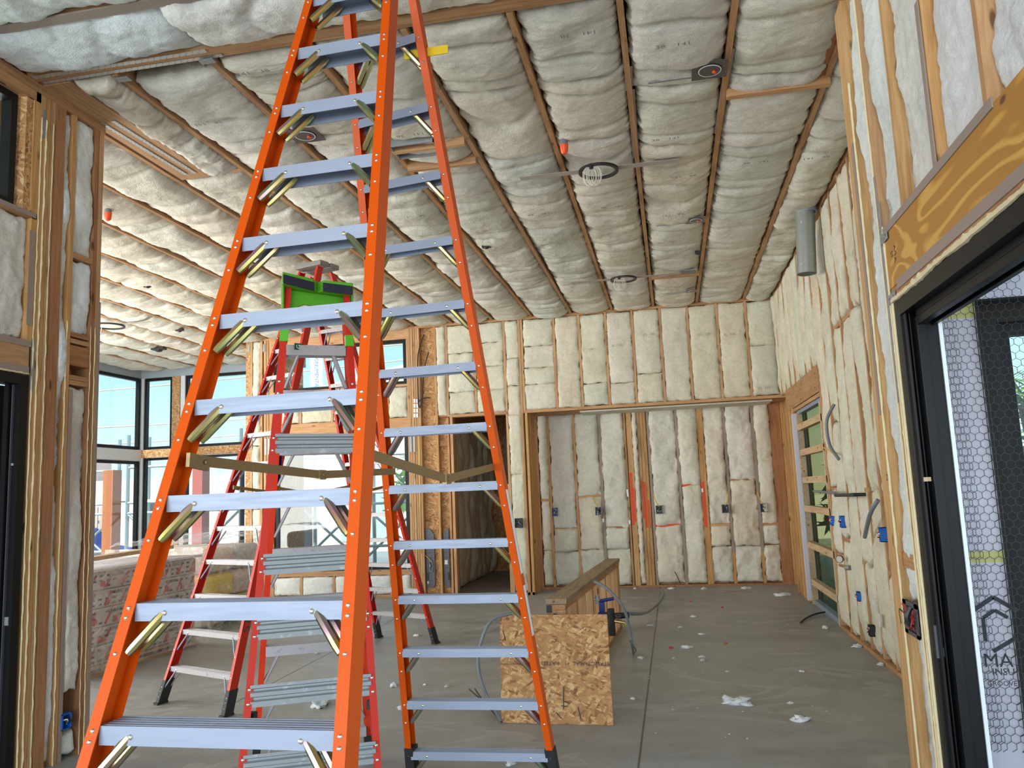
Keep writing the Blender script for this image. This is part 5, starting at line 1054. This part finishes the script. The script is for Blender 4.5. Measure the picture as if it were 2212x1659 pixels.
# ================================================================== WRAPPED PALLET STACK
st_ = thing('wrapped_pallet', 'stack of red and black printed bundles under clear plastic, left by the windows', 'pallet', (-6.4, 8.6, 0))
P0, P1 = Vector((-5.62, 7.05, 0)), Vector((-5.62, 8.9, 0)); hb = 1.02
MB().box((-7.3, 7.0, .07), (-5.62, 8.95, .09)).box((-7.3, 7.0, 0), (-5.66, 7.08, .07)).box((-7.3, 8.87, 0), (-5.66, 8.95, .07)).box((-5.72, 7.0, 0), (-5.62, 8.95, .035)).build('pallet_base', 'pale_wood', st_)
zb_ = .095
for k_ in range(5):
    zt = zb_+.18
    for j in range(2):
        ya = 7.02+j*.97
        bb = MB().box((-7.25, ya, zb_), (-5.66-.01*(k_ % 2), ya+.95, zt-.004)).build('bundle', 'tan_paper', st_, bevel=.015)
        pr = MB(); xf = -5.659-.01*(k_ % 2)
        for c_ in range(9):
            y_ = ya+.06+c_*.10
            if (c_+k_) % 3 == 0: pr.box((xf, y_, zb_+.03), (xf+.002, y_+.07, zb_+.08))
        for c_ in range(4): pr.bar((xf, ya+.1+c_*.24, zb_+.02), (xf, ya+.2+c_*.24, zt-.03), .03, .002, (1, 0, 0))
        pr.cur = 1
        for c_ in range(9):
            for r_ in range(3):
                if random.random() < .65: pr.box((xf, ya+.05+c_*.10, zb_+.025+r_*.05), (xf+.0015, ya+.05+c_*.10+.05, zb_+.045+r_*.05))
        pr.build('print', ['red_print', 'ink'], bb)
        text('bundle_text', 'CORNING', (xf+.003, ya+.5, zb_+.135), (0, 1, 0), (0, 0, 1), .05, 'ink', bb)
    zb_ = zt
box('top_sheet', (-7.3, 6.98, zb_+.005), (-5.60, 8.97, zb_+.03), 'drywall', st_)
def sheet(name, P, nu, nv, amp, m, parent, seed_):
    """bilinear patch with wrinkles; P = corners"""
    a_, b_, c_, d_ = [Vector(p) for p in P]; nrm = (b_-a_).cross(d_-a_).normalized(); vs = []; S = Vector((seed_, 2, 3))
    for j in range(nv+1):
        for i in range(nu+1):
            u, v = i/nu, j/nv; p = (a_*(1-u)+b_*u)*(1-v)+(d_*(1-u)+c_*u)*v
            w = 1-abs(noise.noise(p*2.3+S)); w2 = 1-abs(noise.noise(p*5+S*2)); vs.append(p+nrm*(amp*(w**3+.5*w2**4+.6*noise.noise(p*1.2+S))))
    fs = [(j*(nu+1)+i, j*(nu+1)+i+1, (j+1)*(nu+1)+i+1, (j+1)*(nu+1)+i) for j in range(nv) for i in range(nu)]
    return MB().add(vs, fs).build(name, m, parent, smooth=True)
sheet('plastic_film', [(-5.56, 6.95, .06), (-5.56, 9.0, .03), (-5.56, 9.0, zb_+.05), (-5.56, 6.95, zb_+.05)], 50, 30, .05, 'clear_film', st_, 3)
sheet('plastic_film', [(-7.3, 6.90, .06), (-5.56, 6.93, .06), (-5.56, 6.93, zb_+.05), (-7.3, 6.9, zb_+.05)], 30, 20, .04, 'clear_film', st_, 5)
sheet('plastic_film', [(-5.56, 6.93, zb_+.05), (-5.56, 9.0, zb_+.05), (-7.3, 9.0, zb_+.06), (-7.3, 6.93, zb_+.06)], 30, 20, .03, 'clear_film', st_, 7)
s2 = thing('wrapped_bale', 'bulging bale of yellow and pink packages in cloudy plastic behind the red ladder', 'bale', (-6.6, 10.6, 0))
for k_ in range(3):
    for j in range(2):
        me = MB().box((-7.4, 9.75+j*.75, .04+k_*.34), (-6.02, 10.45+j*.75, .36+k_*.34)).build('package', ('tan_paper', 'yellow_label', 'pink_stucco')[(k_+j) % 3], s2, bevel=.08)
sheet('plastic_film', [(-5.95, 9.6, .01), (-5.98, 11.5, .01), (-6.02, 11.45, 1.14), (-5.98, 9.65, 1.08)], 50, 34, .10, 'clear_film', s2, 13)
sheet('plastic_film', [(-7.4, 9.62, .02), (-5.95, 9.6, .02), (-5.98, 9.65, 1.08), (-7.4, 9.62, 1.08)], 30, 30, .06, 'clear_film', s2, 17)
sheet('plastic_film', [(-5.98, 9.65, 1.08), (-6.02, 11.45, 1.14), (-7.4, 11.4, 1.16), (-7.4, 9.65, 1.1)], 30, 20, .05, 'clear_film', s2, 19)
tag(MB().prism([(-5.75, 6.9, 1.105), (-5.62, 6.9, 1.105), (-6.0, 9.0, 1.105), (-6.13, 9.0, 1.105)], (0, 0, .04)).build('loose_plank', 'pale_wood', offset=(-5.9, 8, 1.1)), 'loose timber plank lying on top of the wrapped pallet', 'plank')
# ================================================================== FLOOR DEBRIS
def scrap(px, py, s_, label, m='insulation_white_daylit', flat=.5, seed_=0, asp=1.0):
    asp = 1+(asp-1)*.5; s_ *= .85
    q = onz(px, py, 0); bmx = bmesh.new(); bmesh.ops.create_icosphere(bmx, subdivisions=3, radius=1)
    S = Vector((seed_*3.3, seed_, 1)); rz = random.uniform(0, 3.14)
    for v in bmx.verts:
        d = v.co.normalized(); r = 1+.7*noise.noise(d*1.8+S)+.55*noise.noise(d*4.5+S)+.3*noise.noise(d*10+S)
        v.co = Vector((d.x*r*asp, d.y*r*.7, max(-.1, d.z*r*flat)+.12))*s_
    me = bpy.data.meshes.new('scrap'); bmx.to_mesh(me); bmx.free(); me.materials.append(MT[m])
    for p in me.polygons: p.use_smooth = True
    zmin = min(v.co.z for v in me.vertices)
    o = bpy.data.objects.new('insulation_scrap', me); sc.collection.objects.link(o); o.location = (q.x, q.y, -zmin+.0005); o.rotation_euler.z = rz
    return tag(o, label, 'scrap')
big = [(1592, 1521, .085, 'largest torn white fluff scrap on open floor, right of the strand board', 1.8), (1730, 1557, .06, 'second large fluff scrap on the right floor, toward the black door', 1.3), (1708, 1520, .026, 'small fluff scrap directly above the second large one at right', 1), (690, 1522, .10, 'long white batt shred on floor seen through the ladders', 2.4), (850, 1482, .05, 'white shred on floor just left of the orange back rail', 2), (875, 1532, .05, 'white scrap touching the orange back left rail', 1.2), (1384, 1422, .035, 'white scrap right of the strand board at mid height', 1.2), (1483, 1400, .05, 'flat white scrap beside the floor joint, right of it', 1.7),
       (1518, 1427, .035, 'white scrap on the right floor, left pair upper', 1.5), (1517, 1420, .03, 'thin white scrap on the right floor, above its twin', 1.6), (1516, 1371, .035, 'crumpled white scrap on middle of the right floor', 1.2), (1407, 1353, .04, 'white scrap beside the black pipe sleeve', 1.3), (1499, 1333, .04, 'white scrap in the middle of the far right floor', 1.5), (1471, 1356, .03, 'flat scrap left of the far floor middle', 1.5), (1455, 1423, .02, 'small scrap right of the floor joint', 1), (1367, 1510, .025, 'small scrap right of the strand board bottom', 1.4),
       (1450, 1272, .05, 'white scrap on floor at the alcove base, left', 1.5), (1522, 1273, .05, 'fluff at the alcove base, middle', 1.4), (1612, 1272, .06, 'fluff strip at the alcove base, right', 1.8), (1690, 1287, .09, 'torn cream scrap near the far door corner', 1.9), (1372, 1272, .04, 'fluff at the foot of the wide alcove post', 1), (1783, 1357, .05, 'fluff beside the far door sill', 1.5), (1851, 1398, .05, 'fluff tuft at the base of the far right wall', 1), (1903, 1437, .04, 'fluff tuft on the floor where the right wall nears the post', 1),
       (685, 1412, .03, 'small scrap between the ladders on wet patch', 1.5), (900, 1374, .04, 'small white scrap right of the red ladder foot', 1.6), (918, 1480, .02, 'tiny scrap right of the orange back left rail', 1), (965, 1484, .028, 'small scrap near the floor middle behind the orange rungs', 1), (880, 1327, .02, 'tiny scrap near the red ladder right foot', 1.2), (1104, 1651, .04, 'white scrap at the bottom edge behind the lowest orange rung', 1.2), (1571, 1451, .016, 'tiny scrap on the right floor below the twin scraps', 1), (1732, 1451, .025, 'scrap on the right floor level with the strand board print', 1.3)]
for i, (px, py, s_, l_, a_) in enumerate(big): scrap(px, py, s_, l_, seed_=i+1, asp=a_)
for i, (px, py, l_) in enumerate(((1492, 1300, 'small red plastic scrap near the alcove'), (1449, 1400, 'red scrap right of the strand board'), (1560, 1313, 'tiny red scrap on the far floor'), (1567, 1391, 'brown chip on the middle floor'))): scrap(px, py, .025, l_, 'red_print' if i < 3 else 'fir_dark', seed_=50+i)
for i in range(40):
    px = random.uniform(1240, 1800); py = random.uniform(1285, 1600)
    if px < 1335 and py > 1300: continue
    if px > 1400+ (py-1268)*1.0+330: continue
    scrap(px, py, random.uniform(.006, .013), 'tiny white fleck of insulation scattered on the concrete floor', 'dirt', seed_=80+i)['group'] = 'flecks on the concrete floor'
# ================================================================== OUTSIDE
gd = struct(MB().box((-90, 15.2, -.5), (90, 120, -.35)).box((-90, -40, -.5), (-11.2, 15.2, -.35)).box((2.2, -10, -.5), (90, 15.2, -.30)).build('ground', 'white_stucco'))
def building(name, a, b, m, label, wins, axis_y):
    t = thing(name, label, 'building', ((a[0]+b[0])/2, a[1], 0)); box('wall', a, b, m, t)
    for x0, x1, z0, z1, mm in wins: box('window', (x0, axis_y-.06, z0), (x1, axis_y, z1), mm, t)
    return t
b1 = building('building', (-25.5, 27, -.4), (-8.0, 40, 2.7), 'pink_stucco', 'low pale pink building beyond the back windows', [(-19.5, -17.5, .2, 1.9, 'dark_opening'), (-14.0, -12.6, -.3, 1.9, 'dark_opening'), (-11.5, -9.5, .2, 1.9, 'pale_green_panel')], 27)
b2 = building('building', (-48, 24, -.4), (-26, 34, 4.6), 'pink_stucco', 'flat-roofed beige building beyond the left corner windows', [(-40, -38.5, 2.2, 3.0, 'pale_green_panel'), (-33, -32, 2.2, 3.0, 'dark_opening')], 24)
b3 = building('building', (-22, 42, -.4), (-4, 60, 7.0), 'white_stucco', 'taller white building behind scaffolding', [(-18, -17, 3, 4.6, 'pale_green_panel'), (-14, -13, 3, 4.6, 'pale_green_panel')], 42)
rb = MB().prism([(-22.4, 41.7, 7.0), (-3.6, 41.7, 7.0), (-3.6, 41.7, 7.3), (-12, 41.7, 9.2), (-22.4, 41.7, 7.3)], (0, 18, 0)).build('roof', 'white_stucco', b3)
def scaffold(x0, x1, y, nb, label):
    t = thing('scaffold', label, 'scaffold', ((x0+x1)/2, y, -.35)); L = (x1-x0)/nb
    for i in range(nb+1):
        for yy in (y, y+.8): MB().tube([(x0+i*L, yy, -.35), (x0+i*L, yy, 3.4)], .045, 6).build('upright', 'scaffold_steel', t)
    for i in range(nb):
        xa, xb = x0+i*L, x0+(i+1)*L
        for z in (.55, 1.5, 1.75, 2.6): MB().tube([(xa, y, z), (xb, y, z)], .035, 6).build('ledger', 'scaffold_steel', t)
        MB().tube([(xa, y, .2), (xb, y, 1.5)], .03, 6).build('cross_brace', 'scaffold_steel', t); MB().tube([(xb, y, .2), (xa, y, 1.5)], .03, 6).build('cross_brace', 'scaffold_steel', t)
        box('plank', (xa, y, 1.78), (xb, y+.75, 1.82), 'tan_fence', t)
scaffold(-13.0, -5.5, 17.6, 5, 'grey steel scaffold just outside the back windows'); scaffold(-20.5, -14.0, 18.6, 4, 'grey steel scaffold outside the left corner windows')
for i, (x, y, m_, l_) in enumerate(((ony(238, 1100, 16.3).x, 16.3, 'orange_column', 'rusty orange column outside the left corner window'), (ony(432, 1100, 16.8).x, 16.8, 'red_column', 'dark red column outside the corner mullion'))): tag(MB().box((x-.2, y, -.35), (x+.05, y+.3, 2.5)).build('column', m_, offset=(x, y, 0)), l_, 'column')
fe = thing('fence', 'tan picket fence beyond the left corner windows', 'fence', (-24, 22, -.35))
for i in range(60): box('picket', (-29+i*.2, 22, -.35), (-29+i*.2+.13, 22.05, 1.7), 'tan_fence', fe)
box('rail', (-29, 22.05, 1.2), (-17, 22.1, 1.3), 'tan_fence', fe)
cv = thing('parked_car', 'dark blue car parked outside the left corner window', 'car', (-17.5, 20.7, -.3))
MB().prism([(-19.6, 20, 0), (-15.6, 20, 0), (-15.6, 20, .45), (-16.4, 20, .6), (-17.0, 20, 1.1), (-18.6, 20, 1.1), (-19.2, 20, .6), (-19.6, 20, .5)], (0, 1.7, 0)).build('body', 'navy_plastic', cv, bevel=.06)
MB().prism([(-16.65, 19.99, .62), (-17.1, 19.99, 1.03), (-18.5, 19.99, 1.03), (-18.95, 19.99, .62)], (0, .02, 0)).build('side_glass', 'dark_opening', cv)
for x in (-18.8, -16.4): MB().tube([(x, 19.95, -.0), (x, 20.15, -.0)], .33, 18).build('wheel', 'black_rubber', cv)
for i, (z0_, z1_) in enumerate(((9.3, 8.2), (7.4, 7.9), (6.2, 5.6), (5.0, 5.2))):
    P = [Vector((-52+j*6, 34-j*.2, z0_+(z1_-z0_)*j/9-.5*math.sin(math.pi*j/9))) for j in range(10)]
    tag(MB().tube(P, .035, 5).build('power_line', 'tan_fence', offset=P[0]), 'overhead cable across the sky outside the corner windows, %s from top' % ORD[i], 'cable')
def bush(x, y, r, h, label, n=260, m='green_leaf', name='shrub', base=-.35):
    t = MB(); 
    for k_ in range(n):
        a_ = random.uniform(0, 6.28); b_ = random.uniform(0, 1.57); rr = r*random.uniform(.75, 1.05)
        c = Vector((x+rr*math.cos(a_)*math.cos(b_), y+rr*math.sin(a_)*math.cos(b_), base+h*.35+h*.65*math.sin(b_)*random.uniform(.5, 1.05)))
        d = Vector((random.uniform(-1, 1), random.uniform(-1, 1), random.uniform(-.3, 1))).normalized()*r*.22; s_ = d.cross(Vector((random.random(), .3, .5))).normalized()*r*.05
        t.add([c-d, c+s_, c+d, c-s_], [(0, 1, 2, 3)])
    t.tube([(x, y, base), (x, y, base+h*.6)], r*.08, 6)
    return tag(t.build(name, m, offset=(x, y, base)), label, 'plant')
bush(-7.0, 24, 1.6, 4.2, 'green tree outside at the right end of the back windows', 500)
bush(6.0, 7.2, 1.4, 3.0, 'leafy shrub outside the papered window', 600); bush(4.2, 15.5, 1.5, 3.2, 'dark leafy shrub outside the far right door', 500); bush(2.9, 11.3, .8, 2.8, 'dense green shrub right against the far door glass', 700); bush(5.4, 13.0, 1.0, 2.6, 'green shrub close outside the far right door', 400)
box_ = MB().box((2.4, 6.5, -.3), (14, 24, -.28)); struct(box_.build('trim_2', 'grass'))
pt = thing('palm_tree', 'palm with orange-brown trunk seen in the papered window', 'palm tree', (3.9, 9.6, -.3))  # palm set behind the pane in place of the reflection in its glass
MB().tube([(3.9, 9.6, -.3), (3.95, 9.6, 1.2), (3.85, 9.6, 2.3)], [.16, .13, .12], 10).build('trunk', 'bark', pt, smooth=True)
fm = MB()
for k_ in range(16):
    a_ = k_*.393; o_ = Vector((3.85, 9.6, 2.3)); P = [o_+Vector((math.cos(a_)*d_, math.sin(a_)*d_, .5*math.sin(d_*1.9)-.25*d_*d_)) for d_ in (0, .4, .8, 1.2, 1.5)]
    fm.tube(P, .012, 4)
    for j in range(1, 5):
        for w_ in (-1, 1):
            for q_ in range(3):
                p = P[j-1].lerp(P[j], q_/3); s_ = Vector((-math.sin(a_), math.cos(a_), -.5))*w_*.3; fm.add([p, p+s_+Vector((0, 0, .02)), p+s_*.9+Vector((math.cos(a_), math.sin(a_), 0))*.06], [(0, 1, 2)])
fm.build('fronds', 'green_leaf', pt)
